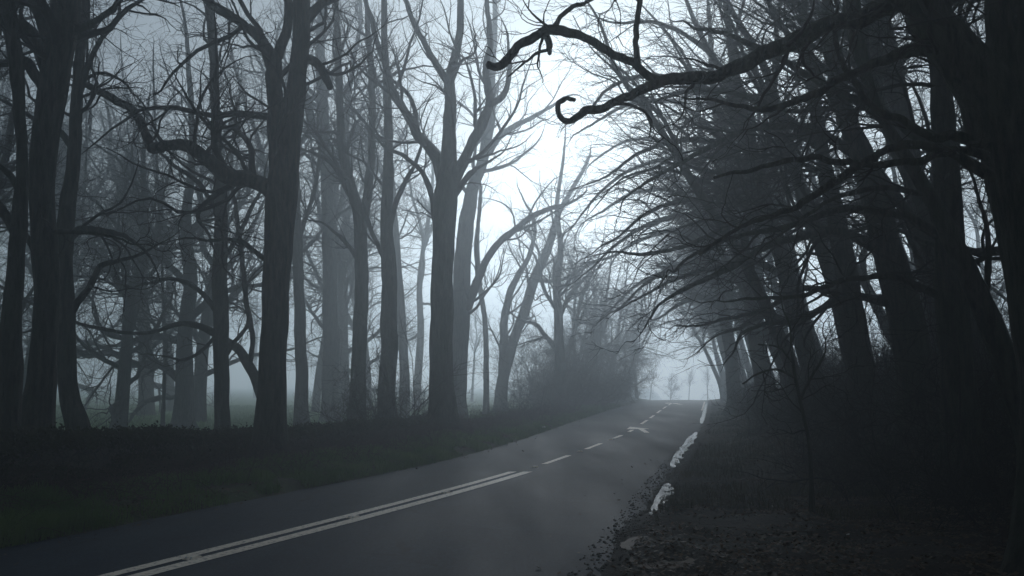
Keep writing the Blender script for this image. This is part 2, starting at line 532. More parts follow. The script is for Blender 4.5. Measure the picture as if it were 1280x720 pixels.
# ------------------------------------------------------------------ branching
def norm(a):
    return a / np.maximum(np.linalg.norm(a, axis=-1, keepdims=True), 1e-9)
def tubes(P, Rr, sides, rough=0.0, cap=False):
    """P (B,n,3) Rr (B,n) -> V, F"""
    B, n, _ = P.shape
    T = np.empty_like(P)
    T[:, 1:-1] = P[:, 2:] - P[:, :-2]
    T[:, 0] = P[:, 1] - P[:, 0]; T[:, -1] = P[:, -1] - P[:, -2]
    T = norm(T)
    ref = np.where(np.abs(T[:, 0, 2:3]) > 0.9, np.array([[1.0, 0, 0]]), np.array([[0, 0, 1.0]]))
    N = norm(np.cross(T[:, 0], ref))
    ang = np.arange(sides) * 2 * pi / sides
    ca, sa = np.cos(ang), np.sin(ang)
    V = np.empty((B, n, sides, 3))
    for i in range(n):
        N = norm(N - (N * T[:, i]).sum(-1, keepdims=True) * T[:, i])
        Bn = np.cross(T[:, i], N)
        r = Rr[:, i][:, None, None]
        if rough:
            r = r * (1 + rough * (rng.random((B, sides, 1)) - 0.5))
        V[:, i] = P[:, i][:, None, :] + r * (ca[None, :, None] * N[:, None, :] + sa[None, :, None] * Bn[:, None, :])
    idx = np.arange(B * n * sides).reshape(B, n, sides)
    a = idx[:, :-1]; b = idx[:, 1:]
    F = np.stack([a, np.roll(a, -1, 2), np.roll(b, -1, 2), b], -1).reshape(-1, 4)
    return V.reshape(-1, 3), F
class Bag:
    def __init__(s): s.v = []; s.f = {}; s.n = 0
    def add(s, V, F):
        s.f.setdefault(F.shape[1], []).append(F + s.n); s.v.append(V); s.n += len(V)
    def build(s, name, mat, parent=None, smooth=True):
        return mesh_np(name, np.concatenate(s.v), [np.concatenate(f) for f in s.f.values()], mat, parent, smooth)

def spawn(P, Rr, dens, t0, t1, n, ang=(0.5, 1.1), rr=(0.35, 0.6), rmax=1.0, rmin=0.003, slen=60, wig=0.22,
          trop=(0, 0, 0.05), maxlen=6.0, minlen=0.15, gust=(0, 0, 0)):
    """children of every branch; dens is children per metre"""
    B, m, _ = P.shape
    seg = np.linalg.norm(np.diff(P, axis=1), axis=-1)
    Ltot = seg.sum(1)
    cnt = np.floor(dens * Ltot * (t1 - t0) + rng.random(B)).astype(int)
    pi_ = np.repeat(np.arange(B), cnt)
    K = len(pi_)
    if K == 0: return np.zeros((0, n, 3)), np.zeros((0, n))
    t = rng.uniform(t0, t1, K)
    f = t * (m - 1); i = np.minimum(f.astype(int), m - 2); w = (f - i)[:, None]
    pos = P[pi_, i] * (1 - w) + P[pi_, i + 1] * w
    rad = Rr[pi_, i] * (1 - w[:, 0]) + Rr[pi_, i + 1] * w[:, 0]
    T = norm(P[pi_, i + 1] - P[pi_, i])
    rv = norm(rng.normal(size=(K, 3)) + np.array(gust) * 1.2)
    Np = norm(rv - (rv * T).sum(-1, keepdims=True) * T)
    a = rng.uniform(*ang, K)[:, None]
    d = norm(np.cos(a) * T + np.sin(a) * Np + 0.4 * np.array(gust))
    r0 = np.clip(rad * rng.uniform(*rr, K), rmin, rmax)
    ln = np.clip(r0 * slen * rng.uniform(0.6, 1.4, K), minlen, maxlen)
    Q = np.empty((K, n, 3)); Q[:, 0] = pos
    tr = np.array(trop)
    curl = norm(rng.normal(size=(K, 3)))
    for j in range(1, n):
        if j % 3 == 0: curl = norm(rng.normal(size=(K, 3)))
        d = norm(d + wig * (rng.normal(size=(K, 3)) * 0.7 + curl * 0.6) + tr * (6.0 / n))
        Q[:, j] = Q[:, j - 1] + d * (ln / (n - 1))[:, None]
    s = np.linspace(0, 1, n)[None, :]
    QR = r0[:, None] * (1 - 0.94 * s) ** 0.85
    QR = np.maximum(QR, rmin * 0.5)
    return Q, QR

def smooth_line(pts, n):
    P = np.array(pts, float)
    d = np.concatenate([[0], np.cumsum(np.linalg.norm(np.diff(P[:, :3], axis=0), axis=1))])
    tq = np.linspace(0, d[-1], n)
    m = np.gradient(P, d, axis=0)
    i = np.clip(np.searchsorted(d, tq, side='right') - 1, 0, len(P) - 2)
    h = (d[i + 1] - d[i])[:, None]
    t = ((tq - d[i])[:, None]) / h
    return ((2*t**3 - 3*t**2 + 1) * P[i] + (t**3 - 2*t**2 + t) * h * m[i] + (-2*t**3 + 3*t**2) * P[i+1] + (t**3 - t**2) * h * m[i+1])

def gnarl(line, amt=0.55, seed=0):
    l = line.copy(); n = len(l)
    d = np.concatenate([[0], np.cumsum(np.linalg.norm(np.diff(l[:, :3], axis=0), axis=1))])
    r = np.maximum(l[:, 3], 0.015)
    ph = np.cumsum(np.concatenate([[0], np.diff(d) / (r[1:] * 5.0)]))
    fade = np.clip(d / (l[0, 3] * 4 + .01), 0, 1)
    for k in range(3):
        l[:, k] += fade * amt * r * 4.0 * fbm(ph, np.full(n, seed * 1.7 + k * 13.1), k + 3, 3)
    return l
def extend(line):
    l = list(line)
    r = line[-1][3]
    if r < 0.014: return line
    d = norm(line[-1][:3] - line[-2][:3]); p = line[-1][:3].copy()
    L = min(r * 38, 2.6)
    for j in range(4):
        d = norm(d + rng.normal(size=3) * .28)
        p = p + d * L / 4
        l.append(np.array([*p, r * (1 - (j + 1) / 4.3)]))
    return np.array(l)
def tall(line, H=18.0):  # the unseen upper trunk and its crown are added to shade the near fog
    """carry a trunk on to its full height above the picture"""
    l = [q.copy() for q in line]
    for q in l:
        if q[2] > 6: q[3] = max(q[3], 0.02 + 0.13 * (1 - min(q[2], H) / H))
    q = l[-1]
    if q[2] > H - 1: return extend(np.array(l))
    d = norm(l[-1][:3] - l[-2][:3]); p = q[:3].copy(); r = q[3]; z0 = p[2]; k = max(3, int((H - z0) / 1.6))
    for j in range(k):
        d = norm(d + rng.normal(size=3) * .12 + np.array([0, 0, .35]))
        p = p + d * (H - z0) / k
        l.append(np.array([*p, max(r * (1 - (j + 1) / (k + .4)), .012)]))
    return np.array(l)
def knobbly(bag, line, sides, bark=0.10, seed=0, flare=0.0):
    """one thick limb or trunk with uneven girth; line (n,4) with radius in the last column"""
    n = len(line)
    P = line[None, :, :3]; r = line[:, 3]
    T = norm(np.gradient(line[:, :3], axis=0))
    d = np.concatenate([[0], np.cumsum(np.linalg.norm(np.diff(line[:, :3], axis=0), axis=1))])
    V, F = tubes(P, r[None], sides)
    V = V.reshape(n, sides, 3)
    ang = np.arange(sides) / sides
    A, D = np.meshgrid(ang, d)
    rr = np.maximum(r[:, None], 0.02)
    nz = fbm(np.cos(A * 2 * pi) * 1.3 + 7 + seed, D / (rr * 5) + np.sin(A * 2 * pi) * 1.3, seed, 3) * 2
    nz2 = vnoise(A * sides * 0.5, D / rr * 0.35, seed + 5) - 0.5
    k = 1 + bark * 1.6 * nz + bark * 0.9 * nz2
    if flare:
        k = k * (1 + flare * np.exp(-D / 0.35) * (1 + 0.5 * np.cos(A * 2 * pi * 4 + seed)))
    C = line[:, None, :3]
    V = C + (V - C) * k[..., None]
    # close the far end
    V = V.reshape(-1, 3)
    tip = line[-1, :3] + T[-1] * r[-1] * 0.6
    V = np.concatenate([V, [tip]])
    last = (n - 1) * sides + np.arange(sides)
    F3 = np.stack([last, np.roll(last, -1), np.full(sides, n * sides)], -1)
    s0 = bag.n
    bag.v.append(V); bag.f.setdefault(4, []).append(F + s0); bag.f.setdefault(3, []).append(F3 + s0); bag.n += len(V)

SPREAD = dict(l1=1.1, l2=2.2, l3=3.5, l4=4.5)
def crown(seeds, spec, rmin=0.004):
    """seeds: list of (n,4) lines. returns Bag of twigs"""
    bag = Bag()
    gust = spec.get('gust', (0, 0, 0)); trop = spec.get('trop', (0, 0, 0.05))
    wig = spec.get('wig', 0.24)
    big = []
    P0 = np.stack([smooth_line(s, 24) for s in seeds])
    t0 = spec.get('t0', 0.35)
    Pt, Rt = P0[:1, :, :3], P0[:1, :, 3]
    Q = spawn(Pt, Rt, spec['l1'], t0, 0.98, 12, (0.5, 1.2), (0.2, 0.42), 0.11, 0.010, spec.get('s1', 62), wig, trop, spec.get('max1', 6.5), 0.8, gust)
    if len(P0) > 1:
        Q2 = spawn(P0[1:, :, :3], P0[1:, :, 3], spec['l1'] * 1.3, 0.08, 0.98, 12, (0.5, 1.2), (0.25, 0.5), 0.08, 0.009, spec.get('s1', 62), wig, trop, spec.get('max1', 6.5) * 0.7, 0.6, gust)
        Q = (np.concatenate([Q[0], Q2[0]]), np.concatenate([Q[1], Q2[1]]))
    bag.add(*tubes(*Q, 6, 0.15))
    A = spawn(*Q, spec['l2'], 0.12, 0.98, 9, (0.45, 1.1), (0.35, 0.6), 0.035, 0.006, spec.get('s2', 75), wig, trop, 3.0, 0.4, gust)
    bag.add(*tubes(*A, 4))
    Bq = spawn(*A, spec['l3'], 0.1, 0.98, 6, (0.4, 1.1), (0.4, 0.65), 0.02, rmin * 1.3, 75, wig * 1.1, trop, 1.5, 0.25, gust)
    bag.add(*tubes(*Bq, 3))
    if spec.get('l4', 0) > 0:
        Cq = spawn(*Bq, spec['l4'], 0.08, 0.98, 4, (0.4, 1.1), (0.5, 0.7), 0.01, rmin, 90, wig * 1.1, trop, 0.8, 0.15, gust)
        bag.add(*tubes(*Cq, 3))
    return bag

def reseed(text):
    global rng
    k = sum((i + 1) * ord(c) for i, c in enumerate(text))
    rng = np.random.default_rng(k); random.seed(k)
def hero_tree(label, d, trunk, limbs=(), spec=None, blunt=(), up=True, cat='tree', name='tree', group=None, mat=None, flare=0.75, sides=20, tmat=None, rmin=0.004, depth_wander=0.5, own_limbs=True):
    """trunk and limbs: [(px, py, width_px, optional metres nearer or farther)] traced at distance d, each given its real radius"""
    mat = mat or BARK
    reseed(label)
    def line(pts):
        out = []
        for q in pts:
            dd = q[3] if len(q) > 3 else 0.0
            Y = d + dd
            p = at(q[0], q[1], Y)
            out.append((*p, q[2] * Y / FPX / 2 * 0.94))
        return np.array(out)
    tr = tall(line(trunk)) if up else extend(line(trunk))
    base = tr[0, :3].copy()
    gz = float(terrain(base[0], base[1]))
    # bring the foot of the trunk down to the ground
    if base[2] > gz:
        foot = tr[0].copy(); foot[2] = gz - 0.15; foot[3] *= 1.1
        if base[2] - gz > 0.1: tr = np.concatenate([[foot], tr])
        else: tr[0] = foot
    else:
        keep = tr[:, 2] > gz + 0.15
        k = int(np.argmax(keep))
        foot = tr[k].copy(); foot[2] = gz - 0.15; foot[3] *= 1.1
        tr = np.concatenate([[foot], tr[k:]])
    base = tr[0, :3].copy(); base[2] = gz
    root = empty(name, base)
    tag(root, label, cat, group)
    def loc(l):
        l = l.copy(); l[:, :3] -= base; return l
    seeds = [loc(tr)]
    Lt = smooth_line(seeds[0], max(50, int(len(tr) * 9)))
    Lt = gnarl(Lt, 0.12, len(trunk)); Lt[:, 3] = np.maximum(Lt[:, 3], 0.004)
    b = Bag(); knobbly(b, Lt, sides, 0.10, random.randint(0, 999), flare)
    b.build('trunk', mat, root)
    for li, pts in enumerate(limbs):
        l = loc(line(pts))
        if li not in blunt: l = extend(l)
        # real limbs do not lie in one plane
        w = np.linspace(0, 1, len(l)); sgn = random.choice([-1, 1])
        if True:
            l[:, 1] += sgn * depth_wander * w * w * np.linalg.norm(l[-1, :3] - l[0, :3]) * 0.4
        seeds.append(l)
        s = gnarl(smooth_line(l, max(20, len(l) * 8)), 0.6 if sides > 24 else 0.3, li * 3 + len(pts)); s[:, 3] = np.maximum(s[:, 3], 0.004)
        b = Bag(); knobbly(b, s, 14, 0.2, random.randint(0, 999))
        b.build('limb', mat, root)
    if spec:
        crown(seeds, spec, rmin).build('crown', TWIG, root, False)
    return root

S_OAK = dict(l1=1.8, l2=2.8, l3=4.2, l4=4.2, wig=0.30, trop=(0, 0, 0.03), t0=0.35)
S_BEECH = dict(l1=1.6, l2=2.4, l3=3.6, l4=3.4, wig=0.22, trop=(0, 0, 0.10), t0=0.42)
S_OVER = dict(l1=1.9, l2=2.4, l3=3.3, l4=3.4, wig=0.27, trop=(-0.05, -0.02, -0.02), gust=(-0.6, -0.1, 0.0), t0=0.26, s1=85, max1=6.5)

# ------------------------------------------------------------------ traced trees on the left
hero_tree('tall dark leaning tree, its thick trunk just inside the left edge, second from the edge', 15.0,
    [(38, 600, 66), (40, 548, 50), (50, 480, 38), (57, 400, 34), (55, 300, 32), (53, 240, 32), (58, 180, 35), (70, 100, 38), (82, 0, 38), (90, -120, 38), (95, -300, 24), (92, -480, 10)],
    [[(62, 90, 22), (42, 45, 18), (8, 14, 14), (-40, -20, 10)], [(54, 110, 16), (30, 75, 13), (0, 78, 11), (-40, 70, 8)],
     [(66, 60, 18), (50, 20, 15), (20, -30, 12), (10, -90, 9)], [(90, 40, 14), (130, 20, 8), (170, -25, 6)],
     [(50, 330, 10), (20, 280, 7), (-15, 260, 5)], [(54, 290, 9), (95, 290, 6), (135, 295, 4)]], S_OAK)
hero_tree('forked dark trunk cut by the left edge of the picture', 14.0,
    [(2, 600, 42), (5, 548, 36), (12, 450, 30), (19, 350, 22), (26, 260, 20), (29, 200, 15), (24, 150, 15), (20, 80, 14), (5, 0, 12), (-10, -120, 8)],
    [[(25, 300, 14), (0, 260, 11), (-30, 225, 9), (-60, 160, 7)], [(14, 430, 12), (-10, 400, 9), (-40, 380, 6)], [(28, 250, 10), (10, 215, 8), (-5, 205, 6)]], S_OAK)
hero_tree('slimmer greyish trunk standing just right of the tall leaning tree behind the wall', 19.0,
    [(106, 600, 36), (98, 545, 30), (88, 500, 25), (82, 440, 26), (81, 350, 23), (85, 260, 21), (91, 210, 18), (95, 150, 16), (99, 80, 14), (106, 20, 12), (108, -100, 10), (112, -260, 5)],
    [[(82, 400, 12), (110, 360, 9), (128, 330, 7), (150, 325, 5)], [(84, 300, 12), (100, 288, 10), (135, 290, 8), (165, 300, 5)], [(94, 190, 10), (70, 160, 8), (45, 150, 6)], [(98, 120, 9), (120, 60, 7), (150, 20, 5)]], S_OAK)
hero_tree('large oak at the roadside with a long crooked branch reaching left', 19.2,
    [(335, 592, 50), (338, 570, 43), (340, 500, 38), (344, 400, 36), (350, 300, 38), (353, 240, 42), (359, 180, 36), (371, 110, 27), (376, 50, 24), (378, 0, 24), (381, -100, 20), (376, -260, 12), (372, -380, 5)],
    [[(351, 262, 26), (342, 243, 24), (328, 232, 22), (308, 223, 22), (290, 222, 23), (272, 210, 20), (252, 193, 18), (230, 179, 17), (205, 177, 15), (182, 180, 14), (174, 165, 13), (165, 143, 12), (148, 126, 11), (122, 111, 11), (98, 98, 10), (75, 84, 6)],
     [(350, 240, 24), (346, 190, 24), (344, 140, 24), (343, 95, 22), (336, 62, 20), (325, 47, 17), (305, 30, 14), (285, 12, 12), (262, 0, 10), (235, -25, 7)],
     [(374, 78, 14), (388, 74, 12), (401, 84, 12), (408, 98, 11), (412, 108, 10)],
     [(377, 30, 14), (398, 8, 12), (425, -8, 10), (470, -30, 7)],
     [(342, 84, 14), (360, 30, 12), (352, -40, 10), (340, -120, 8)],
     [(340, 330, 8), (322, 318, 7), (300, 302, 7), (282, 300, 5), (262, 302, 4)],
     [(312, 223, 8), (296, 190, 6), (268, 165, 5), (240, 130, 4)]],
    S_OAK, blunt=(2,), flare=0.6)
hero_tree('straight dark trunk between the roadside oak and the grey misty trunk', 26.0,
    [(281, 570, 30), (278, 540, 22), (277, 450, 20), (275, 350, 20), (276, 280, 18), (272, 200, 14), (268, 100, 12), (262, 0, 10), (258, -120, 5)],
    [[(277, 400, 9), (255, 370, 7), (225, 350, 6), (190, 352, 4)], [(276, 330, 8), (300, 290, 6), (318, 250, 5)], [(274, 270, 8), (250, 230, 6), (215, 205, 5)], [(277, 450, 7), (292, 430, 6), (312, 400, 5)]], S_OAK)
hero_tree('leaning bough-like trunk between two straighter ones left of the roadside oak', 27.0,
    [(336, 560, 14), (322, 482, 13), (310, 455, 13), (298, 436, 12), (278, 424, 11), (255, 410, 9), (225, 405, 7), (190, 415, 5)],
    [[(312, 460, 8), (316, 420, 7), (309, 380, 7), (304, 320, 6), (296, 250, 5)], [(270, 420, 6), (250, 440, 5), (225, 450, 4)]], S_OAK)
hero_tree('grey misty trunk with low horizontal boughs in the field edge', 44.0,
    [(228, 560, 36), (228, 540, 30), (230, 480, 23), (232, 420, 20), (238, 350, 18), (232, 280, 14), (240, 200, 10), (236, 90, 7), (230, 20, 4)],
    [[(229, 480, 12), (205, 458, 10), (170, 455, 9), (135, 440, 8), (105, 445, 6), (80, 430, 4)], [(232, 430, 11), (200, 420, 9), (160, 425, 8), (120, 405, 6)],
     [(234, 400, 11), (262, 375, 9), (300, 360, 7), (340, 355, 5)], [(236, 360, 10), (200, 320, 8), (165, 300, 7), (130, 260, 5)], [(232, 300, 9), (262, 260, 7), (290, 215, 5)]], S_OAK, mat=BARK_BEECH)
hero_tree('straight pole-thin sapling standing alone in the misty field', 44.0,
    [(206, 552, 5), (206, 450, 5), (203, 350, 4), (198, 250, 4), (194, 150, 3), (192, 60, 1.5)], [], dict(l1=0.8, l2=2.5, l3=3.5, l4=0, wig=.2, trop=(0, 0, .1), t0=.4), up=False, sides=8)
hero_tree('slim grey trunk just right of the roadside oak', 40.0,
    [(380, 555, 24), (378, 500, 18), (375, 400, 15), (372, 300, 13), (368, 200, 11), (370, 90, 9), (374, -40, 5)],
    [[(373, 300, 7), (392, 240, 6), (400, 180, 4)]], S_BEECH, mat=BARK_BEECH)
hero_tree('broad grey trunk in the row right of the roadside oak', 52.0,
    [(416, 556, 28), (414, 480, 22), (412, 350, 20), (410, 250, 17), (404, 150, 17), (400, 50, 12), (398, -90, 6)],
    [[(411, 240, 11), (432, 160, 9), (440, 90, 7), (452, 10, 5)], [(408, 200, 9), (385, 130, 7), (372, 60, 5)]], S_BEECH, mat=BARK_BEECH)
hero_tree('two-stemmed trunk dividing above, fourth in the grey row before the pale gap', 36.0,
    [(438, 560, 30), (446, 500, 22), (451, 400, 19), (452, 320, 18), (447, 265, 16), (430, 200, 12), (424, 110, 10), (420, 0, 7), (415, -90, 4)],
    [[(450, 300, 13), (462, 220, 11), (464, 120, 9), (457, 20, 7), (452, -60, 4)], [(442, 250, 8), (410, 200, 6), (390, 190, 4)], [(452, 330, 8), (430, 300, 6), (418, 290, 4)]], S_BEECH)
hero_tree('straight dark trunk with a bare bush at its foot', 34.0,
    [(480, 560, 30), (485, 500, 24), (487, 380, 22), (484, 280, 17), (486, 180, 12), (481, 60, 9), (478, -60, 5)],
    [[(485, 290, 9), (500, 240, 7), (520, 200, 5)], [(486, 330, 8), (465, 290, 6), (455, 240, 4)]], S_BEECH)
hero_tree('tall many-forked tree standing at the left edge of the pale gap', 31.0,
    [(545, 575, 50), (549, 545, 37), (552, 480, 33), (553, 400, 31), (556, 300, 30), (557, 245, 31), (559, 215, 26), (562, 170, 18), (563, 135, 16), (562, 100, 14), (572, 60, 11), (576, 0, 9), (572, -90, 5)],
    [[(554, 238, 20), (545, 200, 17), (520, 162, 14), (500, 130, 12), (487, 100, 10), (472, 55, 8), (458, 5, 6), (440, -40, 4)],
     [(558, 238, 20), (572, 213, 17), (590, 183, 14), (604, 152, 14), (611, 130, 13), (608, 92, 10), (612, 40, 8), (610, -20, 5)],
     [(610, 133, 9), (628, 118, 8), (636, 98, 7), (636, 60, 4)],
     [(562, 105, 12), (550, 88, 10), (530, 55, 8), (510, 10, 7), (495, -40, 4)],
     [(548, 300, 9), (540, 250, 8), (528, 215, 7), (505, 195, 6), (480, 182, 4)],
     [(521, 162, 8), (518, 135, 6), (508, 115, 5), (488, 98, 4)],
     [(560, 262, 9), (575, 235, 8), (590, 215, 7), (600, 208, 4)]],
    dict(S_BEECH, l1=0.9, l3=3.0), depth_wander=0.25)
hero_tree('paler second trunk directly behind the many-forked tree, leaning right', 50.0,
    [(562, 556, 38), (570, 480, 27), (577, 400, 23), (581, 300, 22), (590, 240, 17), (604, 200, 14), (611, 160, 14), (614, 100, 11), (618, 40, 8), (620, -50, 4)],
    [[(611, 190, 9), (624, 172, 8), (642, 158, 7), (665, 146, 6), (692, 130, 4)],
     [(571, 450, 12), (582, 400, 12), (590, 368, 12), (600, 342, 11), (618, 312, 10), (642, 288, 9), (672, 268, 8), (705, 258, 5)],
     [(597, 345, 7), (596, 300, 6), (600, 260, 4)]],
    dict(S_BEECH, l1=0.8, l2=1.8), mat=BARK_BEECH, depth_wander=0.25)
hero_tree('slender pale tree curving right with its foot on the green field', 66.0,
    [(617, 532, 26), (626, 490, 17), (638, 440, 14), (655, 390, 14), (670, 345, 13), (685, 310, 11), (697, 270, 8), (716, 235, 6), (735, 200, 4)],
    [[(628, 480, 11), (630, 430, 11), (634, 380, 10), (648, 345, 8), (662, 318, 6), (665, 270, 4)],
     [(668, 350, 6), (700, 350, 5), (730, 335, 4)]], dict(S_BEECH, l1=.8), mat=BARK_BEECH)
hero_tree('thin straight stem left of the slender curving tree', 62.0,
    [(605, 530, 10), (608, 470, 8), (606, 400, 7), (600, 360, 7), (597, 300, 5), (600, 220, 3)], [], dict(S_BEECH, l1=.7), up=False, sides=10)
hero_tree('slim upright tree beside the brown thicket at the far left verge', 60.0,
    [(702, 515, 20), (700, 450, 14), (698, 400, 12), (696, 360, 10), (701, 310, 8), (696, 260, 6), (704, 200, 4)],
    [[(699, 440, 7), (680, 418, 6), (668, 405, 5), (655, 402, 3)], [(698, 400, 7), (715, 365, 6), (735, 345, 4)], [(697, 390, 6), (680, 360, 5), (672, 330, 4)]], S_OAK)

# ------------------------------------------------------------------ traced trees on the right
SO = dict(S_OVER)
hero_tree('enormous dark tree at the right edge with the long hooked branch over the road', 9.0,
    [(1322, 660, 104), (1318, 560, 88), (1314, 480, 80), (1308, 400, 80), (1296, 300, 84), (1276, 210, 90), (1260, 140, 84), (1262, 70, 66), (1264, 0, 64), (1275, -120, 50), (1280, -300, 34), (1285, -480, 12)],
    [[(1256, 170, 86), (1232, 110, 76), (1205, 60, 66), (1172, 5, 58), (1138, -60, 50), (1105, -150, 38), (1090, -260, 22)],
     [(1185, 10, 34), (1150, 0, 29), (1120, 3, 27), (1085, 12, 25), (1050, 27, 24), (1000, 52, 22), (960, 68, 21), (925, 80, 20), (888, 91, 18), (850, 96, 17), (820, 103, 14), (790, 118, 12), (760, 132, 11), (736, 134, 12), (721, 143, 10), (707, 147, 9), (697, 138, 8), (698, 125, 7), (709, 116, 6.5), (721, 119, 5)],
     [(822, 102, 14), (806, 91, 13), (797, 80, 13), (780, 72, 12), (750, 58, 12), (720, 44, 12), (700, 40, 13), (682, 41, 13), (660, 52, 12), (640, 70, 12), (624, 84, 12), (608, 85, 10)],
     [(797, 80, 9), (795, 50, 8), (799, 20, 8), (797, -30, 7)],
     [(692, 42, 8), (697, 26, 7), (710, 12, 6), (735, 0, 5), (765, -14, 4)],
     [(682, 43, 9), (688, 55, 9), (688, 67, 6)],
     [(687, 62, 5), (672, 67, 4), (655, 80, 3), (636, 96, 2)],
     [(765, 130, 5), (790, 132, 4), (808, 142, 4), (813, 158, 3), (810, 172, 2)],
     [(1262, 190, 18), (1200, 172, 14), (1160, 166, 12), (1138, 152, 11), (1110, 145, 10), (1092, 130, 9), (1066, 100, 8), (1054, 70, 7), (1047, 30, 6)],
     [(1250, 120, 26), (1190, 70, 22), (1150, 62, 18), (1110, 75, 14), (1060, 96, 12), (1010, 120, 10), (960, 134, 8), (905, 126, 5)],
     [(1258, 200, 16), (1200, 190, 13), (1150, 202, 11), (1080, 206, 9), (1000, 200, 8), (940, 214, 6), (890, 225, 4)],
     [(1262, 230, 18), (1180, 190, 14), (1130, 180, 12), (1075, 205, 11), (1020, 245, 10), (985, 265, 8), (925, 285, 6), (870, 320, 4)]],
    dict(S_OAK, l1=1.3, l2=2.8, l3=4.0, l4=4.0, s1=26, max1=1.7, gust=(-.25, 0, -.15)), blunt=(0, 1, 2, 5), sides=26, flare=0.3, depth_wander=0.12, rmin=0.0028)
hero_tree('thick dark trunk standing second from the right edge', 14.0,
    [(1206, 620, 60), (1200, 540, 50), (1195, 450, 44), (1190, 350, 40), (1186, 260, 36), (1180, 150, 30), (1170, 50, 24), (1160, -60, 18), (1150, -200, 8)],
    [[(1188, 300, 16), (1130, 270, 13), (1060, 262, 11), (980, 285, 8), (910, 300, 6), (850, 330, 4)], [(1190, 380, 12), (1130, 350, 10), (1060, 350, 8), (1000, 370, 6), (930, 375, 4)],
     [(1184, 200, 16), (1120, 150, 13), (1040, 110, 10), (960, 60, 8), (890, 30, 5)]], SO)
hero_tree('dark trunk slanting up to the left beside the enormous right edge tree', 12.5,
    [(1296, 580, 38), (1278, 510, 36), (1260, 460, 33), (1236, 400, 31), (1212, 345, 30), (1190, 300, 26), (1160, 240, 20), (1122, 180, 16), (1092, 120, 12), (1070, 40, 9), (1060, -60, 4)],
    [[(1230, 390, 10), (1235, 330, 8), (1228, 270, 6)], [(1165, 245, 10), (1110, 235, 8), (1040, 250, 6), (980, 290, 4)]], SO)
hero_tree('broad dark trunk leaning left over the verge, third from the right edge', 18.0,
    [(1152, 600, 64), (1145, 520, 52), (1140, 450, 47), (1127, 380, 44), (1107, 300, 40), (1087, 220, 34), (1060, 150, 26), (1040, 60, 20), (1030, -40, 12), (1022, -140, 5)],
    [[(1110, 320, 18), (1050, 290, 14), (980, 300, 10), (900, 340, 8), (840, 370, 5)], [(1120, 380, 14), (1060, 370, 11), (1000, 400, 8), (940, 410, 5)], [(1080, 200, 16), (1010, 160, 12), (930, 165, 9), (860, 200, 6), (800, 235, 4)]], SO)
hero_tree('dark trunk between the broad leaning one and the bare sapling', 21.0,
    [(1092, 590, 48), (1080, 500, 37), (1070, 430, 34), (1060, 350, 30), (1046, 280, 26), (1030, 200, 20), (1015, 100, 14), (1005, 0, 9), (1000, -90, 4)],
    [[(1050, 300, 14), (990, 270, 11), (920, 280, 8), (850, 310, 6), (790, 320, 4)], [(1060, 370, 10), (1010, 360, 8), (950, 390, 6), (900, 400, 4)], [(1030, 190, 12), (960, 130, 9), (890, 110, 6), (830, 120, 4)]], SO)
hero_tree('leaning dark trunk whose long boughs hang over the road, just left of the sapling', 26.0,
    [(1032, 580, 36), (1020, 500, 30), (1006, 430, 27), (985, 350, 24), (962, 270, 20), (940, 190, 16), (922, 110, 12), (910, 30, 9), (905, -60, 5)],
    [[(985, 350, 11), (940, 325, 9), (890, 335, 7), (840, 350, 5), (800, 372, 3)], [(968, 290, 11), (915, 250, 9), (860, 250, 7), (810, 265, 5), (765, 300, 3)],
     [(950, 225, 11), (900, 180, 9), (850, 175, 7), (800, 190, 5), (755, 220, 3)], [(935, 170, 10), (880, 110, 8), (820, 95, 6), (765, 110, 5), (725, 150, 3)],
     [(925, 120, 9), (880, 60, 7), (820, 30, 5), (760, 30, 3)], [(1000, 410, 9), (960, 395, 7), (925, 410, 5), (895, 420, 3)]], SO)
hero_tree('dark tree with low boughs drooping over the road just before the bright opening', 50.0,
    [(925, 530, 22), (918, 480, 18), (910, 420, 16), (898, 350, 14), (885, 280, 11), (878, 200, 8), (872, 120, 5)],
    [[(905, 390, 8), (880, 372, 7), (850, 380, 5), (828, 395, 3)], [(900, 360, 9), (865, 335, 7), (820, 345, 6), (785, 365, 4), (765, 385, 2.5)],
     [(893, 320, 8), (850, 290, 7), (800, 300, 5), (755, 325, 3)], [(886, 280, 8), (845, 240, 6), (795, 240, 5), (750, 265, 3)], [(880, 220, 6), (840, 180, 5), (790, 175, 4), (745, 200, 2.5)]],
    dict(SO, l1=1.6, max1=4.5, rm=1), rmin=.006)
hero_tree('arching dark tree beyond the sapling with boughs crossing the pale gap', 37.0,
    [(962, 560, 28), (955, 490, 24), (945, 420, 21), (930, 340, 18), (912, 260, 14), (900, 180, 11), (890, 90, 8), (885, 0, 4)],
    [[(932, 350, 10), (890, 325, 8), (840, 335, 6), (800, 360, 4), (775, 385, 3)], [(922, 300, 10), (870, 270, 8), (815, 280, 6), (765, 310, 4), (735, 340, 2.5)],
     [(908, 235, 9), (860, 200, 7), (805, 205, 5), (755, 235, 4), (725, 270, 2.5)], [(898, 170, 8), (850, 130, 6), (790, 130, 5), (735, 160, 3)]],
    dict(SO, l1=1.6, max1=5), rmin=.005)
hero_tree('slanting trunk behind the second one from the right edge', 19.0,
    [(1262, 600, 32), (1248, 540, 28), (1225, 440, 26), (1200, 360, 24), (1160, 270, 20), (1120, 190, 14), (1090, 100, 9), (1070, 0, 5)],
    [[(1170, 290, 9), (1110, 280, 7), (1050, 300, 5)], [(1210, 390, 9), (1160, 340, 7), (1130, 290, 5)]], SO)
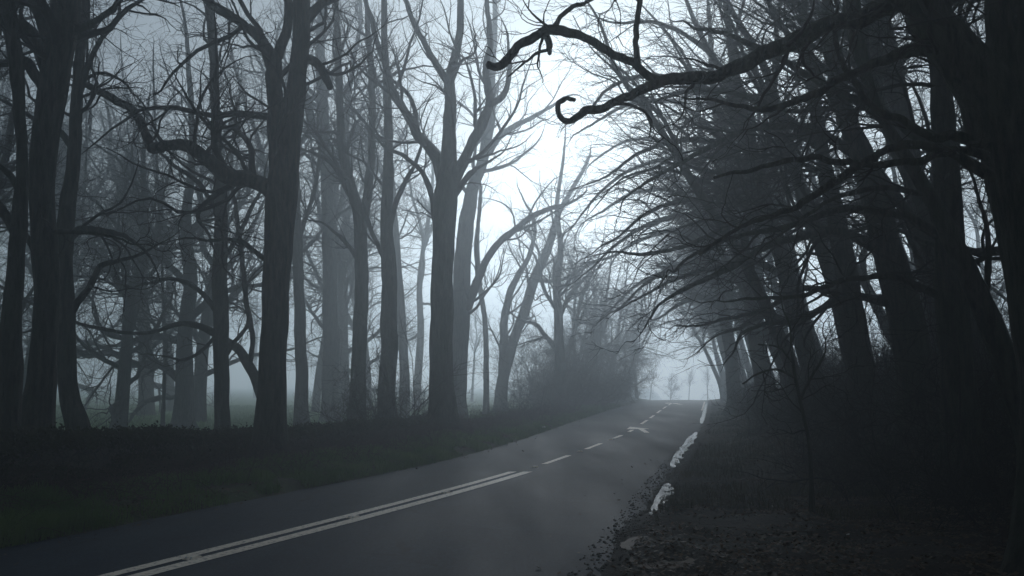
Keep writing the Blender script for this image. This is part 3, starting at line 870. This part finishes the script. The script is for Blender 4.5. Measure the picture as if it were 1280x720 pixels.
hero_tree('small bare crooked sapling on the dark verge in front of the right-hand trunks', 13.0,
    [(1014, 600, 6), (1012, 560, 5), (1000, 500, 5), (994, 470, 5), (990, 440, 4), (985, 400, 3)],
    [[(1000, 500, 4), (1015, 470, 3.5), (1028, 450, 3)], [(995, 472, 4), (970, 462, 3), (945, 468, 2.5), (925, 480, 2)], [(992, 455, 3), (975, 435, 2.5), (950, 430, 2)]],
    dict(l1=2.6, l2=3.5, l3=4, l4=0, wig=.3, trop=(0, 0, .02), t0=.3, s1=90), name='sapling', up=False, sides=8, rmin=0.003)

# ------------------------------------------------------------------ further trees: a few kinds, copied along the road and through the wood
_gi = [0]
def grown(label, H, r, forks, spec, lean=(0, 0), fork_at=0.45, spread=0.35, mat=None, cat='tree', name='tree', group=None, rmin=0.006, low=()):
    _gi[0] += 1; reseed(label + str(_gi[0]))
    root = empty(name, (0, 0, 0)); tag(root, label, cat, group)
    n = 9
    z = np.linspace(-0.3, H, n); s = z.clip(0) / H
    w = np.cumsum(rng.normal(size=(n, 2)) * 0.026 * H, axis=0) * s[:, None]
    tr = np.column_stack([w[:, 0] + lean[0] * H * s ** 1.3, w[:, 1] + lean[1] * H * s ** 1.3, z, np.maximum(r * (1 - s) ** 0.85, 0.012)])
    seeds = [tr]
    b = Bag(); knobbly(b, smooth_line(tr, 34), 12, 0.1, random.randint(0, 999), 0.5)
    b.build('trunk', mat or BARK_BEECH, root)
    a0 = rng.uniform(0, 6.28)
    for k in range(forks):
        t = fork_at + (0.9 - fork_at) * (k / max(forks, 1)) * rng.uniform(0.6, 1.0)
        q = smooth_line(tr, 50)[int(t * 49)]
        a = a0 + k * 2.4
        d = norm(np.array([cos(a) * spread + lean[0], sin(a) * spread + lean[1], 0.8]))
        L = H * (1.02 - t) * rng.uniform(0.7, 1.0)
        pts = [q.copy()]
        p = q[:3].copy(); rad = q[3] * 0.72; pts[0][3] = rad
        for j in range(6):
            d = norm(d + rng.normal(size=3) * 0.2 + np.array([0, 0, 0.07]))
            p = p + d * L / 6
            pts.append(np.array([*p, max(rad * (1 - (j + 1) / 6.6), 0.012)]))
        l = np.array(pts); seeds.append(l)
        b = Bag(); knobbly(b, gnarl(smooth_line(l, 26), .5, int(len(seeds) * 7 + H)), 8, 0.1, random.randint(0, 999))
        b.build('limb', mat or BARK_BEECH, root)
    for (t, a, L) in low:
        q = smooth_line(tr, 50)[int(t * 49)]
        d = np.array([cos(a), sin(a), 0.15]); pts = [np.array([*q[:3], q[3] * 0.45])]; p = q[:3].copy()
        for j in range(6):
            d = norm(d + rng.normal(size=3) * 0.28)
            p = p + d * L / 6
            pts.append(np.array([*p, max(q[3] * 0.45 * (1 - (j + 1) / 6.6), 0.012)]))
        l = np.array(pts); seeds.append(l)
        b = Bag(); knobbly(b, gnarl(smooth_line(l, 26), .5, int(len(seeds) * 7 + H)), 8, 0.1, random.randint(0, 999))
        b.build('limb', mat or BARK_BEECH, root)
    crown(seeds, spec, rmin).build('crown', TWIG, root, False)
    return root

G_WOOD = 'misty trees of the wood beyond the wall'
G_FAR = 'faint trees fading into the fog beyond the field'
G_OVER = 'dark trees arching over the right side of the road'
G_BACK = 'dark trees crowding behind the right verge'
G_TUN = 'trees lining the far left verge'
LEAN = dict(l1=2.1, l2=2.5, l3=3.2, l4=2.8, wig=0.27, trop=(-0.03, 0, -0.02), gust=(-0.5, -0.05, 0.0), t0=0.28, s1=75, max1=7.5)
WOODS = dict(l1=2.4, l2=2.8, l3=3.4, l4=3.0, wig=0.25, trop=(0, 0, 0.06), t0=0.25, max1=6)
LAB_WOOD = 'bare grey tree standing among others in the misty wood beyond the wall'
LAB_FAR = 'faint bare tree almost lost in the fog beyond field and road'
LAB_OVER = 'dark bare tree arching leftwards over the far right verge'
LAB_BACK = 'dark bare tree in the crowd behind the right-hand trunks and, unseen, behind the camera'
LAB_TUN = 'bare bushy tree lining the far left verge before the bright opening'
woods = [grown(LAB_WOOD, 19, 0.27, 4, dict(WOODS, t0=.42), (0.02, 0), group=G_WOOD), grown(LAB_WOOD, 17, 0.22, 3, dict(WOODS, t0=.38), (-0.05, 0.02), 0.35, 0.5, group=G_WOOD, low=((.25, 2.8, 4), (.33, .4, 4))),
         grown(LAB_WOOD, 15, 0.30, 5, WOODS, (0.03, 0), 0.28, 0.7, group=G_WOOD, low=((.12, 3.2, 6), (.15, .3, 6), (.2, 1.8, 5), (.24, 4.4, 5)))]
overs = [grown(LAB_OVER, 13, 0.20, 3, LEAN, (-0.28, -0.03), 0.34, 0.3, group=G_OVER, mat=BARK), grown(LAB_OVER, 11, 0.17, 3, LEAN, (-0.36, 0.02), 0.32, 0.3, group=G_OVER, mat=BARK),
         grown(LAB_OVER, 15, 0.23, 4, LEAN, (-0.2, 0.0), 0.36, 0.4, group=G_OVER, mat=BARK)]
used = set()
def put(proto, px, Y, rz, sc, label, group):
    x = at(px, 480, Y)[0]
    loc = (x, Y, float(terrain(x, Y)) - 0.05)
    if id(proto) not in used:
        used.add(id(proto)); proto.location = loc; proto.rotation_euler = (0, 0, rz); proto.scale = (sc,) * 3; o = proto
    else:
        o = copy_tree(proto, loc, rz, sc)
    o['label'] = label; o['group'] = group
    return o
R = random.Random(3)
wood_spots = [(-100, 70), (215, 72), (460, 76), (60, 66), (150, 40), (250, 52), (-60, 26), (30, 48), (185, 62), (345, 60), (395, 70), (432, 64), (505, 55), (520, 74), (330, 80), (240, 84), (170, 94), (90, 70), (-20, 66), (450, 88), (490, 96), (380, 100), (-140, 40), (-200, 56), (290, 108), (110, 110), (30, 90), (530, 100)]
wood_spots = [q for q in wood_spots if q[1] <= 76]
for i, (px, Y) in enumerate(wood_spots):
    put(woods[i % 3 if i > 6 or i < 3 else 2], px, Y, R.uniform(0, 6.28), R.uniform(0.9, 1.15) * (1 + .45 * min(max((Y - 38) / 25, 0), 1)), LAB_WOOD, G_WOOD)
for i, (px, Y) in enumerate([(590, 110), (650, 130), (20, 120), (180, 125), (420, 120), (720, 115), (320, 140), (812, 150), (838, 165), (861, 158), (884, 150)]):
    put(woods[i % 3], px, Y, R.uniform(0, 6.28), R.uniform(.34, .42) if px > 800 else R.uniform(0.6, 0.85) if px > 550 else R.uniform(.9, 1.1), LAB_FAR, G_FAR)
for i, (off, Y) in enumerate([(4.5, 25), (3.0, 22.5), (5.4, 57), (2.6, 68), (2.8, 76), (5.5, 66), (2.6, 84), (1.6, 88), (1.8, 94), (2.2, 103), (4.4, 90), (2.0, 73), (3.8, 29), (3.4, 34), (4.8, 37), (3.2, 43), (3.6, 48), (4.6, 54), (3.6, 64), (3.2, 72), (3.8, 80), (3.6, 88), (7, 31), (7.5, 47)]):
    x = float(xr(Y)) + off
    put(overs[i % 3], 640 + x / Y * FPX * 1.0, Y, R.uniform(-0.35, 0.35), R.uniform(1.0, 1.25) * (1 if Y < 45 else 1.05), LAB_OVER, G_OVER)
for i, (x, Y) in enumerate([(10, 14), (13, 19), (11, 25), (15, 24), (13, 31), (18, 30), (16, 38), (22, 36), (20, 46), (26, 45), (30, 60), (17, 15), (21, 22), (9.5, 10), (12, 5), (26, 30), (14, 50), (8, 1), (-1, -9), (5, -7), (-9, -6), (9, -3), (1, -14), (8.5, 12), (17, 27), (9.6, 20), (10.8, 23), (12, 21), (19, 34), (23, 30)]):  # trees around and behind the camera are unseen, added to shade the near fog
    p = (overs + woods)[i % 6]
    put(p, 640 + x / Y * FPX, Y, R.uniform(-.5, .5) if i % 6 < 3 else R.uniform(0, 6), R.uniform(1.0, 1.25), LAB_BACK, G_BACK)
for i, (off, Y) in enumerate([(3.5, 66), (5.0, 71), (2.4, 75), (4.5, 80), (2.4, 85), (2.6, 92), (4.8, 88), (1.6, 96), (1.8, 107)]):
    x = float(xl(Y)) - off
    o = put(overs[i % 3], 640 + x / Y * FPX, Y, pi + R.uniform(-0.5, 0.5), R.uniform(0.75, 1.0) * (1.25 if Y > 90 else 1), LAB_TUN, G_TUN)

for i, (px, Y) in enumerate([(722, 74), (748, 82), (770, 90), (786, 98), (734, 96), (802, 108), (760, 104), (716, 88)]):
    put(woods[i % 3], px - 6, Y, R.uniform(0, 6.28), R.uniform(.5, .72), LAB_TUN, G_TUN)
# ------------------------------------------------------------------ shrubs
def shrub(label, H, W, nst, spec, mat=TWIG, name='shrub', group=None, rmin=0.004, r0=0.018, gust=(0, 0, 0)):
    root = empty(name, (0, 0, 0)); tag(root, label, 'shrub', group)
    base = rng.normal(size=(nst, 2)) * W * 0.22
    a = rng.uniform(0, 6.28, nst); n = 9
    P = np.zeros((nst, n, 3)); P[:, 0, :2] = base; P[:, 0, 2] = -0.1
    d = norm(np.column_stack([np.cos(a) * 0.5, np.sin(a) * 0.5, np.full(nst, 1.0)]) + np.array(gust))
    L = H * rng.uniform(0.35, 1.35, nst)
    for j in range(1, n):
        d = norm(d + rng.normal(size=(nst, 3)) * 0.2 + 0.04 * np.column_stack([np.cos(a), np.sin(a), -0.5 + 0 * a]))
        P[:, j] = P[:, j - 1] + d * (L / (n - 1))[:, None]
    Rr = r0 * rng.uniform(.6, 1.3, nst)[:, None] * (1 - 0.8 * np.linspace(0, 1, n))[None]
    b = Bag(); b.add(*tubes(P, Rr, 5, .1)); b.build('stems', mat, root)
    g = dict(l1=5, l2=7, l3=7); g.update(spec)
    b = Bag()
    A = spawn(P, Rr, g['l1'], 0.12, 1, 7, (.4, 1.1), (.4, .7), .03, rmin * 1.3, 90, .26, (0, 0, .04), H * .6, .2)
    b.add(*tubes(*A, 4))
    B2 = spawn(*A, g['l2'], 0.1, 1, 5, (.4, 1.1), (.45, .7), .02, rmin, 100, .28, (0, 0, .03), H * .35, .12)
    b.add(*tubes(*B2, 3))
    if g['l3']:
        C2 = spawn(*B2, g['l3'], 0.1, 1, 4, (.4, 1.1), (.5, .8), .01, rmin, 110, .28, (0, 0, .02), .5, .1)
        b.add(*tubes(*C2, 3))
    b.build('crown', mat, root, False)
    return root
G_HEDGE = 'bare brown shrubs of the thicket along the far left verge'
LAB_HEDGE = 'bare brown shrub packed into the thicket along the far left verge'
G_BR = 'tangled bare bushes under the right-hand trees'
LAB_BR = 'tangled dark bush growing under the right-hand trees'
sh1 = shrub(LAB_HEDGE, 3.6, 2.6, 26, dict(l1=4, l2=6, l3=5), TWIG_BROWN, group=G_HEDGE, rmin=.006)
sh2 = shrub(LAB_HEDGE, 4.6, 3.0, 22, dict(l1=4, l2=5, l3=5), TWIG_BROWN, group=G_HEDGE, rmin=.006)
sh3 = shrub(LAB_BR, 1.7, 1.8, 26, dict(l1=6, l2=8, l3=6), TWIG, group=G_BR, rmin=.003, r0=.010)
used_b = used
for i, Y in enumerate([58, 61, 64, 67, 70, 73, 76, 80, 84, 88, 93, 98]):
    x = float(xl(Y)) - (1.3 + 1.6 * (i % 2) + R.uniform(0, .5)) - (1.0 if Y < 62 else 0)
    put((sh1, sh2)[i % 2], 640 + x / Y * FPX, Y, R.uniform(0, 6), R.uniform(.8, 1.1), LAB_HEDGE, G_HEDGE)
for i, (off, Y) in enumerate([(4.6, 63), (4.8, 75), (3.0, 81)]):
    x = float(xl(Y)) - off
    put((sh2, sh1)[i % 2], 640 + x / Y * FPX, Y, R.uniform(0, 6), R.uniform(0.8, 1.2), LAB_HEDGE, G_HEDGE)
for i, Y in enumerate([12, 14.5, 17, 19.5, 22, 24, 27, 30, 33, 36.5, 40, 44, 48, 53, 58, 64, 70, 77, 85]):
    x = float(xr(Y)) + R.uniform(3.2, 4.2) - (1.0 if Y > 26 else 0)
    put(sh3, 640 + x / Y * FPX, Y, R.uniform(0, 6), R.uniform(.8, 1.2) * (1 if Y < 50 else .9), LAB_BR, G_BR)
    if i % 2 and Y < 60:
        x += 2.6; put(sh3, 640 + x / Y * FPX, Y + 1.2, R.uniform(0, 6), R.uniform(1, 1.6), LAB_BR, G_BR)
for i in range(26):
    Y = 13 + 42 * (i / 26) ** 1.2; x = float(xr(Y)) + R.uniform(4.5, 11)
    put(sh3, 640 + x / Y * FPX, Y, R.uniform(0, 6), R.uniform(1.4, 2.2), LAB_BR, G_BR)
sh4 = shrub('dark leafless bush at the foot of the straight trunk beside the many-forked tree', 3.4, 2.2, 24, dict(l1=4, l2=6, l3=6), TWIG, rmin=.004)
x = at(505, 480, 30)[0]; sh4.location = (x, 30, float(terrain(x, 30)))
o = put(sh3, 455, 25.5, 1.0, 1.1, 'low dark bush just behind the wall, left of the leafless bush', None); del o['group']
o = put(sh3, 655, 40, 2.0, .9, 'low spiky scrub on the bank beside the green field', None); del o['group']

# ------------------------------------------------------------------ mossy wall along the left side
def wall():
    m, n, b = new_mat('mossy_rubble_stone')
    v = coords(n, (5.5, 5.5, 10.0))
    vo = n.nodes.new('ShaderNodeTexVoronoi'); vo.feature = 'DISTANCE_TO_EDGE'; vo.inputs['Scale'].default_value = 1.0
    lk(n, v, vo.inputs['Vector'])
    t = noise_tex(n, 5, 5, .65, coords(n))
    st = ramp(n, t.outputs[0], [(.3, (.022, .019, .016)), (.7, (.08, .068, .055))])
    gap = ramp(n, vo.outputs['Distance'], [(0.0, (0.25,) * 3), (.12, (1,) * 3)])
    mm = n.nodes.new('ShaderNodeMix'); mm.data_type = 'RGBA'; mm.blend_type = 'MULTIPLY'; mm.inputs[0].default_value = 1
    lk(n, st.outputs[0], mm.inputs[6]); lk(n, gap.outputs[0], mm.inputs[7])
    a = n.nodes.new('ShaderNodeAttribute'); a.attribute_name = 'moss'
    t2 = noise_tex(n, 2.2, 4, .6, coords(n))
    ml = n.nodes.new('ShaderNodeMath'); ml.operation = 'MULTIPLY'
    r2 = ramp(n, t2.outputs[0], [(.35, (0, 0, 0)), (.6, (1, 1, 1))])
    lk(n, r2.outputs[0], ml.inputs[0]); lk(n, a.outputs['Fac'], ml.inputs[1])
    lk(n, mixc(n, ml.outputs[0], mm.outputs[2], (.055, .075, .025)), b.inputs['Base Color'])
    b.inputs['Roughness'].default_value = .9
    bump(n, b, gap.outputs[0], .8, .05)
    ys = np.arange(9.0, 34.5, 0.12)
    prof_t = np.linspace(0, 1, 26)
    V = []; M = []
    for y in ys:
        x0 = float(xl(y)) - wall_off(y)
        h = wall_h(y)
        g = float(terrain(x0, y)) - 0.15
        for t in prof_t:      # front foot -> top -> back foot
            if t < .38: a_ = t / .38; xx = 0.30 - .06 * a_; zz = a_ * h
            elif t < .62: a_ = (t - .38) / .24; xx = .24 - .48 * a_; zz = h + .05 * sin(pi * a_)
            else: a_ = (t - .62) / .38; xx = -.24 - .06 * a_; zz = (1 - a_) * h
            V.append((x0 + xx, y, g + zz + (0.15 * (1 if t > .3 and t < .7 else 0)))); M.append(1.0 if .34 < t < .66 else .25)
    V = np.array(V)
    n1 = (vnoise(V[:, 1] * 2.2 + V[:, 0], V[:, 2] * 3.6, 4) - .5) * .12 + (vnoise(V[:, 1] * 6, V[:, 2] * 8, 5) - .5) * .06
    V[:, 0] += n1 * 1.2; V[:, 2] += n1 * .7 * np.array([m_ > .5 for m_ in M])
    k = len(prof_t); idx = np.arange(len(V)).reshape(-1, k)
    F = np.stack([idx[:-1, :-1], idx[1:, :-1], idx[1:, 1:], idx[:-1, 1:]], -1).reshape(-1, 4)
    o = mesh_np('stone_wall', V, F, m)
    at_ = o.data.attributes.new('moss', 'FLOAT', 'POINT'); at_.data.foreach_set('value', np.array(M, dtype=np.float32))
    tag(o, 'low mossy stone wall overgrown with ivy along the left side of the road', 'wall')
    return V
def wall_off(y): return np.interp(y, [9, 13, 15, 18, 21, 26, 34], [2.0, 2.15, 2.3, 2.95, 2.95, 2.8, 2.8])
def wall_h(y): return np.interp(y, [9, 12, 16, 20, 24, 30, 34.5], [.72, .70, .58, .44, .38, .34, .12])
WV = wall()

# ------------------------------------------------------------------ scattered ground cover
def blades(name, x, y, z, h, w, mat, label, bend=0.5, parent=None):
    K = len(x)
    a = rng.uniform(0, 2 * pi, K); ca, sa = np.cos(a), np.sin(a)
    b = rng.uniform(0, 2 * pi, K); l = h * bend * rng.uniform(.3, 1, K)
    base = np.column_stack([x, y, z])
    side = np.column_stack([ca, sa, 0 * a]) * w[:, None] / 2
    mid = base + np.column_stack([np.cos(b) * l * .35, np.sin(b) * l * .35, h * .6])
    tip = base + np.column_stack([np.cos(b) * l, np.sin(b) * l, h])
    V = np.stack([base - side, base + side, mid + side * .7, mid - side * .7, tip], 1).reshape(-1, 3)
    i = np.arange(K) * 5
    F4 = np.stack([i, i + 1, i + 2, i + 3], -1); F3 = np.stack([i + 3, i + 2, i + 4], -1)
    o = mesh_np(name, V, [F4, F3], mat, smooth=False)
    return tag(o, label, kind='stuff')
def leaves(name, P, Nrm, size, mat, label):
    K = len(P)
    t = norm(np.cross(Nrm, rng.normal(size=(K, 3)))); s = np.cross(Nrm, t)
    L = size[:, None]
    up = Nrm * L * 0.18
    V = np.stack([P - t * L * .5, P + s * L * .32 + up * .5 - t * L * .05, P + t * L * .5 + up, P - s * L * .32 + up * .5 - t * L * .05], 1).reshape(-1, 3)
    i = np.arange(K) * 4
    F = np.concatenate([np.stack([i, i + 1, i + 2], -1), np.stack([i, i + 2, i + 3], -1)])
    o = mesh_np(name, V, F, mat, smooth=False)
    return tag(o, label, kind='stuff')
def scatter(K, y0, y1, side, d0, d1, pw=1.6):
    y = y0 + (y1 - y0) * rng.random(K) ** pw
    d = d0 + (d1 - d0) * rng.random(K)
    x = (xl(y) - d) if side < 0 else (xr(y) + d)
    return x, y
# grass on the left verge, in tufts
x, y = scatter(110000, 8, 75, -1, 0.03, 1.7)
k = (fbm(x * .8, y * .8, 40) + .16) > 0; x, y = x[k], y[k]
h = rng.uniform(.03, .11, len(x)) * (1 + 1.0 * (vnoise(x * 2, y * 2, 8) > .6))
blades('verge_grass', x, y, terrain(x, y), h, np.clip(h * .10, .004, .02), GRASS, 'short rough green grass along the left verge')
x, y = scatter(34000, 12, 90, 1, 0.35, 3.5)
k = (fbm(x * .7, y * .7, 44) + .03) > 0; x, y = x[k], y[k]
h = rng.uniform(.04, .16, len(x))
blades('verge_grass', x, y, terrain(x, y), h, np.clip(h * .10, .004, .02), DRYGRASS, 'straggling dull grass on the right-hand bank')
# grass tops in the field
K = 90000
y = 14 + 75 * rng.random(K) ** 1.3; x = xl(y) - 4 - rng.random(K) ** 1.5 * (8 + y * .55)
h = rng.uniform(.05, .2, K)
blades('field_grass', x, y, terrain(x, y), h, .012 + y * .0004, FIELD, 'green grass of the misty field behind the wall')
# leaf litter
def litter(K, y0, y1, side, d0, d1, label, s=(.03, .075), th=.0):
    x, y = scatter(K, y0, y1, side, d0, d1)
    k = (fbm(x * 1.3, y * 1.3, 60 + K % 7) + th) > 0; x, y = x[k], y[k]
    P = np.column_stack([x, y, terrain(x, y) + .008 + .012 * rng.random(len(x))])
    N = norm(np.column_stack([rng.normal(size=len(x)) * .35, rng.normal(size=len(x)) * .35, np.ones(len(x))]))
    leaves('leaf_litter', P, N, rng.uniform(*s, len(x)), DRYLEAF, label)
litter(38000, 7, 60, -1, .15, 3.2, 'dead brown leaves lying along the foot of the wall', th=.05)
litter(52000, 7, 45, 1, .4, 9, 'dead brown leaves scattered over the muddy right verge', th=-.02)
litter(16000, 30, 75, -1, .3, 4.0, 'brown leaf litter on the bank beside the green field', (.06, .14), .12)
x, y = scatter(600, 6, 60, 1, -1.2, 0.4); k = rng.random(len(x)) < np.exp(-np.abs(x - xr(y)) / .35); x, y = x[k], y[k]
x2, y2 = scatter(1300, 6, 60, -1, -1.2, 0.3); k = rng.random(len(x2)) < np.exp(-np.abs(x2 - xl(y2)) / .3); x = np.r_[x, x2[k]]; y = np.r_[y, y2[k]]
P = np.column_stack([x, y, np.maximum(terrain(x, y), road_z(x, y)) + .01])
N = norm(np.column_stack([rng.normal(size=len(x)) * .25, rng.normal(size=len(x)) * .25, np.ones(len(x))]))
leaves('leaf_litter', P, N, rng.uniform(.03, .08, len(x)), DRYLEAF, 'wet dead leaves washed along both edges of the asphalt')
litter(26000, 6.5, 15, 1, .25, 8, 'matted wet leaves over the muddy lay-by in the foreground', (.025, .07), .06)
def gravel(K, y0, y1):
    x, y = scatter(K, y0, y1, 1, -.25, 5.5, 1.3); d = x - xr(y)
    k = rng.random(len(x)) < np.clip(.15 + np.exp(-np.abs(d) / .22), 0, 1); x, y = x[k], y[k]; K = len(x)
    r = rng.uniform(.004, .022, K) ** 1.0
    oc = np.array([(1, 0, 0), (0, 1, 0), (-1, 0, 0), (0, -1, 0), (0, 0, .7), (0, 0, -.7)])
    z = np.maximum(terrain(x, y), np.where(x < xr(y) + .1, road_z(x, y), -9))
    V = np.column_stack([x, y, z + r * .2])[:, None, :] + oc[None] * r[:, None, None] * rng.uniform(.6, 1.4, (K, 6, 1))
    f = np.array([(0, 1, 4), (1, 2, 4), (2, 3, 4), (3, 0, 4), (1, 0, 5), (2, 1, 5), (3, 2, 5), (0, 3, 5)])
    F = (np.arange(K) * 6)[:, None, None] + f[None]
    o = mesh_np('gravel', V.reshape(-1, 3), F.reshape(-1, 3), STONE, smooth=False)
    tag(o, 'loose grit and crumbled tarmac along the right road edge', kind='stuff')
STONE = plain_mat('grit', (.03, .03, .028), (.16, .15, .135), 30, .8)
gravel(26000, 6.5, 32)
# fallen twigs
x, y = scatter(420, 6.5, 20, 1, .3, 7, 1.1)
P = np.zeros((len(x), 5, 3)); a = rng.uniform(0, 6.28, len(x)); L_ = rng.uniform(.1, .6, len(x))
for j in range(5):
    P[:, j, 0] = x + np.cos(a) * L_ * j / 4 + rng.normal(size=len(x)) * .012; P[:, j, 1] = y + np.sin(a) * L_ * j / 4 + rng.normal(size=len(x)) * .012
    P[:, j, 2] = terrain(P[:, j, 0], P[:, j, 1]) + .015 + .01 * rng.random(len(x))
b = Bag(); b.add(*tubes(P, rng.uniform(.002, .007, len(x))[:, None] * np.linspace(1, .4, 5)[None], 4))
tag(b.build('fallen_twigs', TWIG_BROWN, None, False), 'broken twigs lying on the muddy right verge', kind='stuff')
# ivy hanging on the wall
front = WV.reshape(-1, 26, 3)[:, :14].reshape(-1, 3)
K = 95000
P = front[rng.integers(0, len(front), K)] + rng.normal(size=(K, 3)) * np.array([.05, .06, .05])
P[:, 0] += .05 + .07 * rng.random(K)
k = (vnoise(P[:, 1] * .9, P[:, 2] * 1.5, 71) > .14); P = P[k]
N = norm(np.column_stack([np.ones(len(P)), rng.normal(size=len(P)) * .7 - .3, .5 + rng.normal(size=len(P)) * .6]))
leaves('ivy', P, N, rng.uniform(.03, .075, len(P)), IVY, 'dark ivy and moss covering the low wall')
# brambles trailing over the bank
def tangle(label, spots, K, hgt, mat, lbl_r=.004, kind='bramble'):
    S = np.array(spots)[rng.integers(0, len(spots), K)] + rng.normal(size=(K, 2)) * .35
    n = 9; P = np.zeros((K, n, 3)); P[:, 0] = np.column_stack([S, terrain(S[:, 0], S[:, 1]) - .02])
    a = rng.uniform(0, 6.28, K); d = norm(np.column_stack([np.cos(a) * .6, np.sin(a) * .6, np.ones(K)]))
    L = rng.uniform(.5, 1.5, K) * hgt
    for j in range(1, n):
        d = norm(d + rng.normal(size=(K, 3)) * .16 + np.array([0, 0, -.17]))
        P[:, j] = P[:, j - 1] + d * (L / (n - 1))[:, None]
    Rr = lbl_r * rng.uniform(.7, 1.3, K)[:, None] * (1 - .6 * np.linspace(0, 1, n))[None]
    b = Bag(); b.add(*tubes(P, Rr, 3))
    A = spawn(P, Rr, 4, .2, 1, 4, (.4, 1.2), (.5, .8), .01, .002, 90, .3, (0, 0, 0), .4, .1)
    b.add(*tubes(*A, 3))
    o = b.build(kind, mat, None, False)
    return tag(o, label, kind='stuff')
sp = [(float(xl(y)) - R.uniform(1.0, 2.3), y) for y in np.arange(9, 56, .35)]
tangle('low brown brambles straggling along the left bank', sp, 5200, .7, TWIG_BROWN, .004, 'undergrowth')
sp = [(float(xr(y)) + R.uniform(2.4, 6.5) + (2 if y < 14 else 0), y) for y in np.arange(9, 60, .2)]
tangle('dark bramble undergrowth covering the right-hand bank', sp, 7000, .8, TWIG, .0035, 'undergrowth')

# ------------------------------------------------------------------ road studs and litter
import bmesh
def stud_mesh():
    bm = bmesh.new()
    bmesh.ops.create_cube(bm, size=1)
    for v in bm.verts:
        v.co.x *= .13; v.co.y *= .18; v.co.z *= .022; v.co.z += .011
        if v.co.z > .015: v.co.x *= .72; v.co.y *= .6
    bmesh.ops.bevel(bm, geom=bm.edges[:], offset=.004, segments=2, affect='EDGES')
    me = bpy.data.meshes.new('road_stud'); bm.to_mesh(me); bm.free(); me.materials.append(PAINT); return me
SM = stud_mesh()
REFL = plain_mat('stud_reflector', (.5, .52, .5), (.7, .7, .68), 5, .15, .6)
def lens_mesh():
    bm = bmesh.new(); bmesh.ops.create_uvsphere(bm, u_segments=10, v_segments=6, radius=.011)
    me = bpy.data.meshes.new('reflector'); bm.to_mesh(me); bm.free(); me.materials.append(REFL); return me
LM = lens_mesh()
studs = [((240, 702), 'road stud between the double lines nearest the camera'), ((430, 650), 'road stud between the double lines in their middle'),
         ((537, 619), 'road stud between the double lines nearest their far end'), ((658, 586), 'road stud just beyond the end of the double lines'),
         ((720, 566), 'road stud in the first gap of the broken line'), ((757, 551), 'road stud in the second gap of the broken line')]
for (px, py), lb in studs:
    g = on_ground(px, py); x = float(xc(g[1])); root = empty('road_stud', (x, g[1], float(road_z(x, g[1])) + .002))
    sl = float(xc(g[1] + .5) - xc(g[1] - .5)); root.rotation_euler = (0, 0, -math.atan(sl))
    tag(root, lb, 'road stud', 'white road studs along the centre line')
    o = bpy.data.objects.new('housing', SM); COL.objects.link(o); o.parent = root
    for sx in (-.028, .028):
        o = bpy.data.objects.new('reflector', LM); COL.objects.link(o); o.parent = root; o.location = (sx, -.062, .014)
def crumple(px, py, s, label):
    g = on_ground(px, py); bm = bmesh.new(); bmesh.ops.create_icosphere(bm, subdivisions=3, radius=s)
    for v in bm.verts:
        k = .65 + .8 * float(vnoise(v.co.x / s * 2 + 9, v.co.y / s * 2 + v.co.z / s * 3, int(px)))
        v.co *= k; v.co.z *= .55; v.co.z += s * .35
    me = bpy.data.meshes.new('litter'); bm.to_mesh(me); bm.free(); me.materials.append(PAPER)
    o = bpy.data.objects.new('litter', me); COL.objects.link(o); o.location = (g[0], g[1], float(terrain(g[0], g[1])))
    tag(o, label, 'litter')
PAPER = plain_mat('wet_paper', (.55, .55, .53), (.75, .75, .73), 8, .6)
crumple(678, 538, .10, 'crumpled white scrap of litter on the left verge')
crumple(966, 637, .02, 'tiny pale scrap on the dark right bank')  # two tiny pale crumpled specks right of the road
crumple(1060, 667, .02, 'tiny pale scrap in the foreground mud')

# ------------------------------------------------------------------ haze
def haze():
    m = bpy.data.materials.new('haze'); m.use_nodes = True; n = m.node_tree
    n.nodes.clear()
    out = n.nodes.new('ShaderNodeOutputMaterial'); pv = n.nodes.new('ShaderNodeVolumePrincipled')
    pv.inputs['Color'].default_value = (.84, .925, .985, 1)
    pv.inputs['Density'].default_value = HAZE_DENSITY
    pv.inputs['Anisotropy'].default_value = 0.72
    lk(n, pv.outputs[0], out.inputs['Volume'])
    zmin = float(Z.min()) - 1.0
    bpy.context.view_layer.update()
    top = 0
    for o in bpy.data.objects:
        if o.type == 'MESH':
            for c in (o.bound_box[1], o.bound_box[6]):
                top = max(top, (o.matrix_world @ __import__('mathutils').Vector(c)).z)
    top += 1.0
    x0, x1, y0, y1 = gx[0] - 5, gx[-1] + 5, gy[0] - 5, gy[-1] + 5
    V = np.array([(x, y, z) for z in (zmin, top) for y in (y0, y1) for x in (x0, x1)])
    F = np.array([(0, 2, 3, 1), (4, 5, 7, 6), (0, 1, 5, 4), (2, 6, 7, 3), (0, 4, 6, 2), (1, 3, 7, 5)])
    o = mesh_np('haze', V, F, m, smooth=False)
    tag(o, 'cold grey fog filling the wood and the road', kind='stuff')
    print('haze top', top, 'zmin', zmin)
haze()
print('tris', sum(len(m.polygons) for m in bpy.data.meshes))
